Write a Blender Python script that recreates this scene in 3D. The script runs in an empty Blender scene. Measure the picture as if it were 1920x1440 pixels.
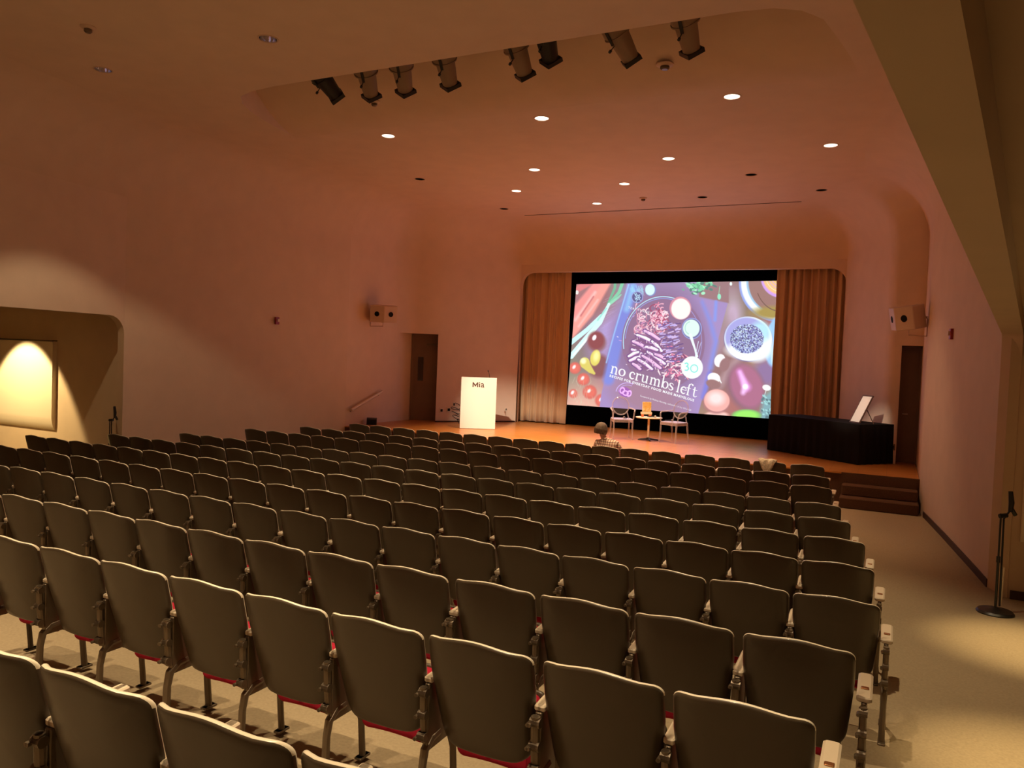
import bpy, math, random
import numpy as np
from mathutils import Vector, Matrix, Euler
from mathutils.geometry import delaunay_2d_cdt

PI = math.pi
EYE = 2.30
random.seed(7)
SC = bpy.context.scene
COL = SC.collection

# ------------------------------------------------------------------ camera
cam_d = bpy.data.cameras.new('camera')
cam_d.sensor_width = 36.0
cam_d.lens = 1450.4 / 1920 * 36.0
cam_d.clip_start = 0.05
cam_d.clip_end = 200
cam = bpy.data.objects.new('camera', cam_d)
COL.objects.link(cam)
_r = Vector((0.8965766, 0.44113609, 0.03936191))
_u = Vector((-0.05049914, 0.0135293, 0.99863246))
_f = Vector((-0.44000028, 0.89733824, -0.03440704))
_m = Matrix((_r, _u, -_f)).transposed().to_4x4()
_m.translation = (0, 0, EYE)
cam.matrix_world = _m
SC.camera = cam

# ------------------------------------------------------------------ world, exposure
wd = bpy.data.worlds.new('world')
SC.world = wd
wd.use_nodes = True
wd.node_tree.nodes['Background'].inputs[0].default_value = (0.02, 0.012, 0.008, 1)
wd.node_tree.nodes['Background'].inputs[1].default_value = 0.3
SC.view_settings.view_transform = 'Standard'
SC.view_settings.look = 'None'
SC.view_settings.exposure = 0.0
SC.view_settings.gamma = 1.0
SC.view_settings.use_curve_mapping = False
try:
    SC.cycles.max_bounces = 10
    SC.cycles.diffuse_bounces = 5
    SC.cycles.sample_clamp_indirect = 3.0
    SC.cycles.use_denoising = True
except Exception:
    pass

# ------------------------------------------------------------------ lamps
HOUSE = (1.0, 0.62, 0.34)
VEST = (1.0, 0.74, 0.36)
HOUSE2 = (1.0, 0.76, 0.46)
def lamp(kind, name, loc, power, color, aim=None, **kw):
    d = bpy.data.lights.new(name, kind)
    d.energy = power
    d.color = color
    for k, v in kw.items():
        setattr(d, k, v)
    o = bpy.data.objects.new(name, d)
    COL.objects.link(o)
    o.location = loc
    if aim is not None:
        o.rotation_euler = (Vector(aim) - Vector(loc)).to_track_quat('-Z', 'Y').to_euler()
    return o

CEIL = 5.90
# recessed cans of the auditorium: x, y, state
CANS = [(-7.72, 10.70, 'lit'), (-4.91, 10.67, 'lit'), (-2.11, 10.64, 'lit'),
        (-6.33, 13.52, 'lit'), (-3.72, 13.48, 'lit'), (-1.07, 13.45, 'lit'),
        (-7.49, 15.12, 'lit'), (-5.06, 15.12, 'lit'), (-6.27, 16.84, 'lit'),
        (-8.95, 13.55, 'dark'), (-8.67, 16.86, 'dark'), (-3.85, 16.78, 'dark'),
        (-2.56, 15.06, 'dark'), (-1.46, 16.74, 'dark'),
        (-6.73, 6.90, 'off'), (-9.60, 6.88, 'off')]
CAN_POWER = {10: 480, 13: 1100, 15: 1200, 16: 720}
for cx, cy, st in CANS:
    if st == 'lit':
        pw = CAN_POWER[int(cy)]
        if cx > -1.5:
            pw = 300
        lamp('SPOT', 'can_light_beam', (cx, cy, CEIL - 0.01), pw, HOUSE, aim=(cx, cy, 0),
             spot_size=math.radians(60 if cy < 12 else 68), spot_blend=0.8, shadow_soft_size=0.06)
for cy, xs_, pw in ((6.89, (-9.60, -6.73, -3.88, -1.02), 760), (3.1, (-6.75, -3.90, -1.35), 540), (1.5, (-6.75, -3.9, -1.35), 620)):
    for cx in xs_:
        lamp('SPOT', 'can_light_beam', (cx, cy, CEIL - 0.01), pw if cx > -9 else 210, HOUSE2, aim=(cx, cy + (1.2 if cx < -9 else 0), 0),
             spot_size=math.radians(88 if cx < -9 else 64), spot_blend=0.25 if cx < -9 else 0.6, shadow_soft_size=0.05)
# stage spots from the ceiling slot
lamp('SPOT', 'lectern_beam', (-6.6, 8.9, 5.75), 4200, (1.0, 0.84, 0.66), aim=(-8.45, 16.9, 0.95),
     spot_size=math.radians(20), spot_blend=0.9, shadow_soft_size=0.06)
lamp('SPOT', 'stage_beam', (-4.3, 8.9, 5.75), 1500, (1.0, 0.70, 0.42), aim=(-4.7, 16.6, 0.8),
     spot_size=math.radians(22), spot_blend=0.9, shadow_soft_size=0.06)
lamp('SPOT', 'table_beam', (-2.2, 8.9, 5.75), 2400, (1.0, 0.78, 0.6), aim=(-0.62, 16.1, 1.6),
     spot_size=math.radians(8), spot_blend=0.9, shadow_soft_size=0.06)
# side passages: downlights
for x, y, pw in ((1.32, 7.75, 430), (1.02, 5.0, 430), (3.0, 6.4, 25), (1.5, 2.2, 30)):
    lamp('SPOT', 'passage_downlight', (x, y, 2.86), pw, VEST, aim=(x, y, 0),
         spot_size=math.radians(44), spot_blend=1.0, shadow_soft_size=0.05)
lamp('SPOT', 'passage_downlight', (-14.88, 8.0, 2.86), 620, VEST, aim=(-14.88, 9.63, 0),
     spot_size=math.radians(66), spot_blend=0.25, shadow_soft_size=0.05)
lamp('POINT', 'passage_glow', (2.4, 4.0, 2.3), 7, VEST, shadow_soft_size=0.3)
lamp('POINT', 'passage_glow', (-14.6, 5.5, 2.3), 2.5, VEST, shadow_soft_size=0.3)
# rear of the house: added warm area fill for the ceiling, no fixture there
lamp('AREA', 'ceiling_fill', (-5.2, -2.0, 3.6), 34, (1.0, 0.54, 0.34), aim=(-5.2, 2.0, 7.5), shape='RECTANGLE', size=8.0, size_y=0.5)

# ------------------------------------------------------------------ helpers
def lin(c):
    return tuple(((v / 255.0) / 12.92 if v / 255.0 <= 0.04045 else ((v / 255.0 + 0.055) / 1.055) ** 2.4) for v in c)

def mat(name, color, rough=0.6, metal=0.0, spec=0.5, noise=0.0, nscale=20.0, bump=0.0, bscale=60.0, emit=None, estr=0.0, trans=0.0, alpha=1.0, coat=0.0):
    m = bpy.data.materials.new(name)
    m.use_nodes = True
    nt = m.node_tree
    b = nt.nodes['Principled BSDF']
    b.inputs['Base Color'].default_value = (*color, 1)
    b.inputs['Roughness'].default_value = rough
    b.inputs['Metallic'].default_value = metal
    b.inputs['Specular IOR Level'].default_value = spec
    b.inputs['Coat Weight'].default_value = coat
    if trans:
        b.inputs['Transmission Weight'].default_value = trans
    if alpha < 1:
        b.inputs['Alpha'].default_value = alpha
    if emit:
        b.inputs['Emission Color'].default_value = (*emit, 1)
        b.inputs['Emission Strength'].default_value = estr
    tc = nt.nodes.new('ShaderNodeTexCoord')
    if noise:
        n = nt.nodes.new('ShaderNodeTexNoise')
        n.inputs['Scale'].default_value = nscale
        n.inputs['Detail'].default_value = 5
        nt.links.new(tc.outputs['Object'], n.inputs['Vector'])
        r = nt.nodes.new('ShaderNodeMapRange')
        r.inputs['From Min'].default_value = 0.3
        r.inputs['From Max'].default_value = 0.7
        r.inputs['To Min'].default_value = 1 - noise
        r.inputs['To Max'].default_value = 1 + noise
        nt.links.new(n.outputs['Fac'], r.inputs['Value'])
        h = nt.nodes.new('ShaderNodeHueSaturation')
        h.inputs['Color'].default_value = (*color, 1)
        nt.links.new(r.outputs['Result'], h.inputs['Value'])
        nt.links.new(h.outputs['Color'], b.inputs['Base Color'])
    if bump:
        n2 = nt.nodes.new('ShaderNodeTexNoise')
        n2.inputs['Scale'].default_value = bscale
        n2.inputs['Detail'].default_value = 4
        nt.links.new(tc.outputs['Object'], n2.inputs['Vector'])
        bp = nt.nodes.new('ShaderNodeBump')
        bp.inputs['Strength'].default_value = bump
        bp.inputs['Distance'].default_value = 0.01
        nt.links.new(n2.outputs['Fac'], bp.inputs['Height'])
        nt.links.new(bp.outputs['Normal'], b.inputs['Normal'])
    return m

M = {}
M['plaster'] = mat('plaster_paint', (0.72, 0.565, 0.435), rough=0.75, spec=0.2, noise=0.03, nscale=3, bump=0.05, bscale=90)
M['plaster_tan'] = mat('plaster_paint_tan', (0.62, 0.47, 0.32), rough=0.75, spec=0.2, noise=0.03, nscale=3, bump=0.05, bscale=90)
M['panel_cream'] = mat('cream_panel_paint', (0.80, 0.68, 0.50), rough=0.6, spec=0.3)
M['carpet'] = mat('tan_carpet', (0.36, 0.28, 0.175), rough=0.95, spec=0.1, noise=0.10, nscale=60, bump=0.4, bscale=400)
M['carpet_brown'] = mat('brown_carpet', (0.12, 0.062, 0.036), rough=0.95, spec=0.1, noise=0.15, nscale=60, bump=0.4, bscale=300)
M['dark_trim'] = mat('dark_wood_trim', (0.05, 0.02, 0.012), rough=0.5)
M['shell'] = mat('brown_enamel', (0.072, 0.054, 0.034), rough=0.36, spec=0.4, noise=0.04, nscale=8, coat=0.1)
M['rim'] = mat('cream_edge_lit_top', (0.86, 0.78, 0.60), rough=0.28, spec=0.5, coat=0.3)
M['cushion'] = mat('red_upholstery', (0.34, 0.010, 0.03), rough=0.9, spec=0.2, bump=0.2, bscale=500)
M['castiron'] = mat('seat_metal', (0.16, 0.12, 0.08), rough=0.4, metal=0.4)
M['arm'] = mat('cream_armrest', (0.62, 0.52, 0.38), rough=0.45)
M['plaque'] = mat('brass_plaque', (0.30, 0.13, 0.05), rough=0.35, metal=0.6)
M['black'] = mat('matte_black', (0.006, 0.006, 0.006), rough=0.7, spec=0.2)
M['black_cloth'] = mat('black_cloth', (0.008, 0.007, 0.007), rough=0.9, spec=0.15)
M['black_metal'] = mat('black_metal', (0.012, 0.011, 0.010), rough=0.4, spec=0.5)
M['mask'] = mat('black_velvet', (0.0015, 0.0015, 0.0016), rough=1.0, spec=0.0)
M['lectern'] = mat('lectern_white', (0.84, 0.78, 0.68), rough=0.5)
M['logo'] = mat('logo_brown', (0.08, 0.03, 0.012), rough=0.5)
M['chrome'] = mat('chrome_reflector', (0.75, 0.78, 0.85), rough=0.18, metal=1.0)
M['reflector'] = mat('white_reflector', (0.85, 0.83, 0.80), rough=0.5)
M['bulb'] = mat('lamp_bulb', (1, 1, 1), emit=(1.0, 0.86, 0.72), estr=28)
M['fixture'] = mat('fixture_beige', (0.30, 0.215, 0.14), rough=0.5)
M['speaker'] = mat('speaker_cream', (0.62, 0.46, 0.34), rough=0.55)
M['alarm'] = mat('red_alarm', (0.30, 0.015, 0.01), rough=0.4)
M['door'] = mat('brown_door', (0.20, 0.12, 0.075), rough=0.5, noise=0.05, nscale=5)
M['door_glass'] = mat('wired_glass', (0.06, 0.04, 0.03), rough=0.15)
M['steel'] = mat('steel', (0.5, 0.47, 0.42), rough=0.3, metal=1.0)
M['plate'] = mat('wall_plate', (0.72, 0.60, 0.48), rough=0.4)
M['skin'] = mat('skin', (0.60, 0.36, 0.25), rough=0.55)
M['hair'] = mat('grey_brown_hair', (0.12, 0.085, 0.05), rough=0.55, noise=0.45, nscale=70, bump=0.8, bscale=120)
M['trousers'] = mat('dark_trousers', (0.03, 0.03, 0.04), rough=0.9)
M['acrylic'] = mat('clear_acrylic', (0.80, 0.74, 0.78), rough=0.12)
def _acr(key, lo, hi):
    nt = M[key].node_tree
    b = nt.nodes['Principled BSDF']
    out = nt.nodes['Material Output']
    tr = nt.nodes.new('ShaderNodeBsdfTransparent')
    tr.inputs[0].default_value = (0.90, 0.88, 0.93, 1)
    lw = nt.nodes.new('ShaderNodeLayerWeight')
    lw.inputs['Blend'].default_value = 0.35
    mr = nt.nodes.new('ShaderNodeMapRange')
    mr.inputs['To Min'].default_value = lo
    mr.inputs['To Max'].default_value = hi
    mx = nt.nodes.new('ShaderNodeMixShader')
    nt.links.new(lw.outputs['Facing'], mr.inputs['Value'])
    nt.links.new(mr.outputs['Result'], mx.inputs[0])
    nt.links.new(tr.outputs[0], mx.inputs[1])
    nt.links.new(b.outputs[0], mx.inputs[2])
    nt.links.new(mx.outputs[0], out.inputs['Surface'])
_acr('acrylic', 0.16, 0.8)
M['acrylic_clear'] = mat('clear_acrylic_sheet', (0.80, 0.74, 0.78), rough=0.1)
_acr('acrylic_clear', 0.04, 0.25)
M['table_top'] = mat('cream_table_top', (0.80, 0.68, 0.52), rough=0.4)
M['glass_amber'] = mat('amber_glass', (0.75, 0.16, 0.05), rough=0.1, emit=(0.8, 0.15, 0.04), estr=0.0)
M['paper'] = mat('white_paper', (0.86, 0.83, 0.78), rough=0.7)
M['frame_wood'] = mat('dark_frame', (0.10, 0.05, 0.03), rough=0.4)

def wood_floor():
    m = mat('stage_parquet', (0.45, 0.2, 0.08), rough=0.30, spec=0.28)
    nt = m.node_tree
    b = nt.nodes['Principled BSDF']
    tc = nt.nodes.new('ShaderNodeTexCoord')
    br = nt.nodes.new('ShaderNodeTexBrick')
    br.inputs['Color1'].default_value = (0.74, 0.31, 0.075, 1)
    br.inputs['Color2'].default_value = (0.62, 0.235, 0.055, 1)
    br.inputs['Mortar'].default_value = (0.22, 0.09, 0.03, 1)
    br.inputs['Scale'].default_value = 1.0
    br.inputs['Mortar Size'].default_value = 0.004
    br.inputs['Brick Width'].default_value = 0.9
    br.inputs['Row Height'].default_value = 0.07
    nt.links.new(tc.outputs['Object'], br.inputs['Vector'])
    n = nt.nodes.new('ShaderNodeTexNoise')
    n.inputs['Scale'].default_value = 6
    mp = nt.nodes.new('ShaderNodeMapping')
    mp.inputs['Scale'].default_value = (0.6, 6, 1)
    nt.links.new(tc.outputs['Object'], mp.inputs['Vector'])
    nt.links.new(mp.outputs['Vector'], n.inputs['Vector'])
    mx = nt.nodes.new('ShaderNodeMix')
    mx.data_type = 'RGBA'
    mx.blend_type = 'MULTIPLY'
    mx.inputs[0].default_value = 0.45
    nt.links.new(br.outputs['Color'], mx.inputs[6])
    nt.links.new(n.outputs['Fac'], mx.inputs[7])
    nt.links.new(mx.outputs[2], b.inputs['Base Color'])
    return m
M['wood'] = wood_floor()

def curtain_mat():
    m = mat('gold_curtain', (0.62, 0.42, 0.25), rough=0.8, spec=0.2)
    nt = m.node_tree
    b = nt.nodes['Principled BSDF']
    b.inputs['Sheen Weight'].default_value = 0.3
    return m
M['curtain'] = curtain_mat()

def plaid_mat():
    m = mat('plaid_shirt', (0.5, 0.45, 0.38), rough=0.85, spec=0.2)
    nt = m.node_tree
    b = nt.nodes['Principled BSDF']
    tc = nt.nodes.new('ShaderNodeTexCoord')
    cols = []
    for k, (ax, sc) in enumerate((('X', 24), ('Z', 24))):
        w = nt.nodes.new('ShaderNodeTexWave')
        w.bands_direction = ax
        w.inputs['Scale'].default_value = sc / 3.14
        nt.links.new(tc.outputs['Object'], w.inputs['Vector'])
        r = nt.nodes.new('ShaderNodeValToRGB')
        r.color_ramp.elements[0].position = 0.72
        r.color_ramp.elements[1].position = 0.9
        r.color_ramp.elements[0].color = (1, 1, 1, 1)
        r.color_ramp.elements[1].color = ((0.45, 0.2, 0.18, 1) if k == 0 else (0.4, 0.38, 0.42, 1))
        nt.links.new(w.outputs['Fac'], r.inputs['Fac'])
        cols.append(r)
    mx = nt.nodes.new('ShaderNodeMix')
    mx.data_type = 'RGBA'
    mx.blend_type = 'MULTIPLY'
    mx.inputs[0].default_value = 1
    nt.links.new(cols[0].outputs[0], mx.inputs[6])
    nt.links.new(cols[1].outputs[0], mx.inputs[7])
    m2 = nt.nodes.new('ShaderNodeMix')
    m2.data_type = 'RGBA'
    m2.blend_type = 'MULTIPLY'
    m2.inputs[0].default_value = 1
    m2.inputs[7].default_value = (0.68, 0.60, 0.50, 1)
    nt.links.new(mx.outputs[2], m2.inputs[6])
    nt.links.new(m2.outputs[2], b.inputs['Base Color'])
    return m
M['plaid'] = plaid_mat()

class MB:
    """collects quads and polygons for ONE mesh"""
    def __init__(self):
        self.v = []
        self.f = []
        self.mi = []
    def add(self, vs, fs, mi=0, T=None):
        o = len(self.v)
        for p in vs:
            p = Vector(p)
            if T is not None:
                p = T @ p
            self.v.append(tuple(p))
        for f in fs:
            self.f.append(tuple(i + o for i in f))
            self.mi.append(mi)
        return self
    def box(self, c, s, T=None, mi=0):
        x, y, z = c
        a, b, d = s[0] / 2, s[1] / 2, s[2] / 2
        vs = [(x + i * a, y + j * b, z + k * d) for k in (-1, 1) for j in (-1, 1) for i in (-1, 1)]
        fs = [(0, 2, 3, 1), (4, 5, 7, 6), (0, 1, 5, 4), (2, 6, 7, 3), (0, 4, 6, 2), (1, 3, 7, 5)]
        return self.add(vs, fs, mi, T)
    def rbox(self, c, s, r, T=None, mi=0, seg=3):
        """box with rounded vertical edges and chamfered top and bottom"""
        x, y, z = c
        hx, hy, hz = s[0] / 2, s[1] / 2, s[2] / 2
        def loop(ins, zz):
            pts = []
            rr = max(r - ins, 0.0005)
            for (sx, sy, a0) in ((1, 1, 0), (-1, 1, 90), (-1, -1, 180), (1, -1, 270)):
                for k in range(seg + 1):
                    a = math.radians(a0 + 90 * k / seg)
                    pts.append((x + sx * (hx - ins - rr) + rr * math.cos(a), y + sy * (hy - ins - rr) + rr * math.sin(a), zz))
            return pts
        ch = min(r * 0.5, hz * 0.5)
        loops = [loop(ch, z - hz), loop(0, z - hz + ch), loop(0, z + hz - ch), loop(ch, z + hz)]
        n = len(loops[0])
        vs = [p for l in loops for p in l]
        fs = [tuple(reversed(range(n))), tuple(range(3 * n, 4 * n))]
        for k in range(3):
            for i in range(n):
                j = (i + 1) % n
                fs.append((k * n + i, k * n + j, (k + 1) * n + j, (k + 1) * n + i))
        return self.add(vs, fs, mi, T)
    def tube(self, pts, r, n=8, T=None, mi=0, cap=True):
        pts = [Vector(p) for p in pts]
        rs = r if isinstance(r, (list, tuple)) else [r] * len(pts)
        vs, fs = [], []
        prev = None
        for i, p in enumerate(pts):
            d = (pts[min(i + 1, len(pts) - 1)] - pts[max(i - 1, 0)]).normalized()
            if prev is None:
                a = Vector((0, 0, 1)) if abs(d.z) < 0.9 else Vector((1, 0, 0))
                u = d.cross(a).normalized()
            else:
                u = (prev - d * prev.dot(d)).normalized()
            prev = u
            w = d.cross(u)
            for k in range(n):
                t = 2 * PI * k / n
                vs.append(p + (u * math.cos(t) + w * math.sin(t)) * rs[i])
        for i in range(len(pts) - 1):
            for k in range(n):
                j = (k + 1) % n
                fs.append((i * n + k, i * n + j, (i + 1) * n + j, (i + 1) * n + k))
        if cap:
            fs.append(tuple(reversed(range(n))))
            fs.append(tuple(range((len(pts) - 1) * n, len(pts) * n)))
        return self.add(vs, fs, mi, T)
    def lathe(self, prof, n=24, T=None, mi=0, close=True):
        """prof: list of (radius, z)"""
        vs, fs = [], []
        for (r, z) in prof:
            for k in range(n):
                t = 2 * PI * k / n
                vs.append((r * math.cos(t), r * math.sin(t), z))
        for i in range(len(prof) - 1):
            for k in range(n):
                j = (k + 1) % n
                fs.append((i * n + k, i * n + j, (i + 1) * n + j, (i + 1) * n + k))
        if close:
            fs.append(tuple(reversed(range(n))))
            fs.append(tuple(range((len(prof) - 1) * n, len(prof) * n)))
        return self.add(vs, fs, mi, T)
    def quad(self, a, b, c, d, mi=0):
        return self.add([a, b, c, d], [(0, 1, 2, 3)], mi)
    def mesh(self, name, mats, smooth=35, weld=False):
        me = bpy.data.meshes.new(name)
        if weld:
            key, remap, nv_ = {}, [], []
            for p in self.v:
                k = (round(p[0], 4), round(p[1], 4), round(p[2], 4))
                if k not in key:
                    key[k] = len(nv_)
                    nv_.append(p)
                remap.append(key[k])
            nf_, nm_ = [], []
            for f, mi in zip(self.f, self.mi):
                g = []
                for i in f:
                    if remap[i] not in g:
                        g.append(remap[i])
                if len(g) > 2:
                    nf_.append(tuple(g)); nm_.append(mi)
            self.v, self.f, self.mi = nv_, nf_, nm_
        me.from_pydata(self.v, [], self.f)
        me.polygons.foreach_set('material_index', self.mi)
        for m in (mats if isinstance(mats, (list, tuple)) else [mats]):
            me.materials.append(m)
        me.update()
        if smooth:
            me.polygons.foreach_set('use_smooth', [True] * len(me.polygons))
            me.set_sharp_from_angle(angle=math.radians(smooth))
        return me
    def obj(self, name, mats, parent=None, smooth=35, weld=False):
        o = bpy.data.objects.new(name, self.mesh(name, mats, smooth, weld))
        COL.objects.link(o)
        if parent is not None:
            o.parent = parent
        return o

def tag(o, label=None, cat=None, group=None, kind=None):
    if label: o['label'] = label
    if cat: o['category'] = cat
    if group: o['group'] = group
    if kind: o['kind'] = kind
    return o
def empty(name, loc=(0, 0, 0), rz=0.0):
    o = bpy.data.objects.new(name, None)
    o.empty_display_size = 0.2
    COL.objects.link(o)
    o.location = loc
    o.rotation_euler = (0, 0, rz)
    return o
def struct(mb, name, mats, smooth=35, label=None):
    o = mb.obj(name, mats, None, smooth, True)
    o['kind'] = 'structure'
    if label: o['label'] = label
    return o
def copy_tree(o, parent=None):
    c = o.copy()
    COL.objects.link(c)
    if parent is not None:
        c.parent = parent
    for ch in list(o.children):
        copy_tree(ch, c)
    return c

# ------------------------------------------------------------------ the setting
FZ = [(-4, 0.75), (0, 0.60), (1.49, 0.48), (2.75, 0.305), (3.71, 0.24), (4.99, 0.115), (6.01, 0.085), (7.12, 0.04), (8.23, 0.0), (9.26, -0.025), (10.4, 0.0), (12.48, 0.02), (20, 0.02)]
def floor_z(y):
    for (a, za), (b, zb) in zip(FZ, FZ[1:]):
        if y <= b:
            return za + (zb - za) * (max(y, a) - a) / (b - a)
    return FZ[-1][1]

STG = 0.55
mb = MB()
ys = [-3.3, -2.4] + [k * 0.25 for k in range(-8, 59)]
for a, b in zip(ys, ys[1:]):
    mb.quad((-18, a, floor_z(a)), (5.6, a, floor_z(a)), (5.6, b, floor_z(b)), (-18, b, floor_z(b)))
struct(mb, 'floor', M['carpet'])

# walls: footprint (outer line) and where it reaches the flat ceiling
COVE0, RC = 4.80, 1.10
RW = [(-1.03, 18.9), (0.02, 16.5), (0.5, 16.5), (0.5, 14.45), (1.05, 9.88)]
RT = [(-1.9, 17.8), (-1.0, 16.2), (-0.6, 15.9), (-0.6, 14.3), (-0.08, 9.8)]
LW = [(-9.12, 18.9), (-10.57, 17.12), (-11.4, 16.55), (-11.38, 14.45), (-12.0, 9.1)]
LT = [(-8.55, 17.8), (-9.75, 16.35), (-10.25, 15.95), (-10.28, 14.35), (-10.86, 9.1)]
RR, RRT = (-0.6, -3.2), (-1.6, -2.2)
LR, LRT = (-10.28, -3.2), (-9.2, -2.2)

def cove(mb, P, T, n=10):
    for (p, t), (p2, t2) in zip(zip(P, T), zip(P[1:], T[1:])):
        prev = None
        for k in range(n + 1):
            a = PI / 2 * k / n
            s, z = 1 - math.cos(a), COVE0 + RC * math.sin(a)
            q = [(p[0] + (t[0] - p[0]) * s, p[1] + (t[1] - p[1]) * s, z), (p2[0] + (t2[0] - p2[0]) * s, p2[1] + (t2[1] - p2[1]) * s, z)]
            if prev:
                mb.quad(prev[0], prev[1], q[1], q[0])
            prev = q

def panel(mb, p, q, z0, z1):
    mb.quad((*p, z0), (*q, z0), (*q, z1), (*p, z1))

HEAD = 2.75
VC = 2.90
def subdiv(P, T, d=0.45):
    """adds points near the corners so that smooth shading stays local"""
    out = []
    for i in range(len(P) - 1):
        p, q, a, b = Vector(P[i]), Vector(P[i + 1]), Vector(T[i]), Vector(T[i + 1])
        L = (q - p).length
        out.append((p, a))
        if L > 2.4 * d:
            for f in (d / L, 0.5, 1 - d / L):
                out.append((p + (q - p) * f, a + (b - a) * f))
        elif L > 0.7:
            out.append(((p + q) / 2, (a + b) / 2))
    out.append((Vector(P[-1]), Vector(T[-1])))
    return [tuple(x[0]) for x in out], [tuple(x[1]) for x in out]
def side_wall(name, W, T, rear, rearT, inner0, innerR):
    mb = MB()
    P = W
    panel(mb, P[3], P[4], 0, COVE0)
    J, E2 = Vector(P[4]), Vector(rear)
    D = (E2 - J).normalized()
    L = (E2 - J).length
    I0, I1 = Vector(inner0), Vector(innerR)
    r = 0.32
    prof = [(0, -0.1), (0, HEAD - r)]
    for k in range(1, 7):
        a = PI / 2 * k / 6
        prof.append((r * (1 - math.cos(a)), HEAD - r + r * math.sin(a)))
    prof += [(L * 0.3, HEAD), (L * 0.6, HEAD), (L, HEAD)]
    for (t0, z0), (t1, z1) in zip(prof, prof[1:]):
        a, b = J + D * t0, J + D * t1
        ia, ib = I0 + (I1 - I0) * (t0 / L), I0 + (I1 - I0) * (t1 / L)
        if t1 > t0:
            mb.quad((*a, z0), (*b, z1), (*b, COVE0), (*a, COVE0))
            mb.quad((*ia, z0), (*ib, z1), (*ib, VC), (*ia, VC), mi=1)
        mb.quad((*a, z0), (*b, z1), (*ib, z1), (*ia, z0), mi=1)
    cove(mb, [W[3], W[4], rear], [T[3], T[4], rearT])
    return struct(mb, name, [M['plaster'], M['plaster_tan']], 30)

DOORH = STG + 2.27
def doorbay(mb, p, q, back):
    """opening between p and q with reveals going back by the vector 'back'"""
    b = Vector(back)
    pb, qb = Vector(p) + b, Vector(q) + b
    mb.quad((*p, STG), (*pb, STG), (*pb, DOORH), (*p, DOORH))
    mb.quad((*q, STG), (*qb, STG), (*qb, DOORH), (*q, DOORH))
    mb.quad((*p, DOORH), (*q, DOORH), (*qb, DOORH), (*pb, DOORH))

side_wall('wall_right', RW, RT, RR, RRT, (1.20, 9.55), (-0.53, -3.2))
side_wall('wall_left', LW, LT, LR, LRT, (-12.16, 9.10), (-10.42, -3.2))

# front wall with the rounded proscenium opening
mb = MB()
x0, x1, zt, rr_ = -9.12, -1.03, 4.60, 0.34
arc = []
for k in range(9):
    a = PI / 2 * k / 8
    arc.append((x0 + rr_ - rr_ * math.cos(a), zt - rr_ + rr_ * math.sin(a)))
arc += [(x1 - (x - x0), z) for x, z in reversed(arc)]
arc = [(x0, 0.0)] + arc + [(x1, 0.0)]
for (a, za), (b, zb) in zip(arc, arc[1:]):
    if b > a:
        mb.quad((a, 18.9, za), (b, 18.9, zb), (b, 18.9, COVE0), (a, 18.9, COVE0))
    mb.quad((a, 18.9, za), (b, 18.9, zb), (b, 19.06, zb), (a, 19.06, za))
pth = list(reversed(LW[:4])) + RW[:4]
pthT = list(reversed(LT[:4])) + RT[:4]
pp, tt = subdiv(pth, pthT)
for p, q in zip(pp, pp[1:]):
    if abs(p[1] - 18.9) < 1e-6 and abs(q[1] - 18.9) < 1e-6:
        continue
    panel(mb, p, q, DOORH, COVE0)
    mid = ((p[0] + q[0]) / 2, (p[1] + q[1]) / 2)
    inbay = (-11.4 < mid[0] < -10.57 and 16.55 < mid[1] < 17.12)
    if not inbay and not (abs(mid[1] - 16.5) < 1e-6):
        panel(mb, p, q, 0.0, DOORH)
panel(mb, (0.02, 16.5), (0.14, 16.5), 0, DOORH)
doorbay(mb, (-11.4, 16.55), (-10.57, 17.12), (0.05, 0.55))
doorbay(mb, (0.14, 16.5), (0.5, 16.5), (0.0, 0.4))
cove(mb, pp, tt)
struct(mb, 'wall_front', M['plaster'], 75)
mb = MB()
panel(mb, (x0 - 0.6, 19.75), (x1 + 0.6, 19.75), 0, 5.6)
panel(mb, (x0 - 0.6, 19.06), (x0 - 0.6, 19.75), 0, 5.6)
panel(mb, (x1 + 0.6, 19.06), (x1 + 0.6, 19.75), 0, 5.6)
mb.quad((x0 - 0.6, 19.06, 5.0), (x1 + 0.6, 19.06, 5.0), (x1 + 0.6, 19.75, 5.0), (x0 - 0.6, 19.75, 5.0))
mb.quad((x0 - 0.6, 19.06, 4.7), (x1 + 0.6, 19.06, 4.7), (x1 + 0.6, 19.06, 5.1), (x0 - 0.6, 19.06, 5.1))
struct(mb, 'wall_backstage', M['mask'], label='black surfaces behind the stage opening')

# rear wall
mb = MB()
panel(mb, (-18, -3.2), (5.6, -3.2), 0, 6.0)
cove(mb, [LR, RR], [LRT, RRT])
struct(mb, 'wall_rear', M['plaster'])

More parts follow.
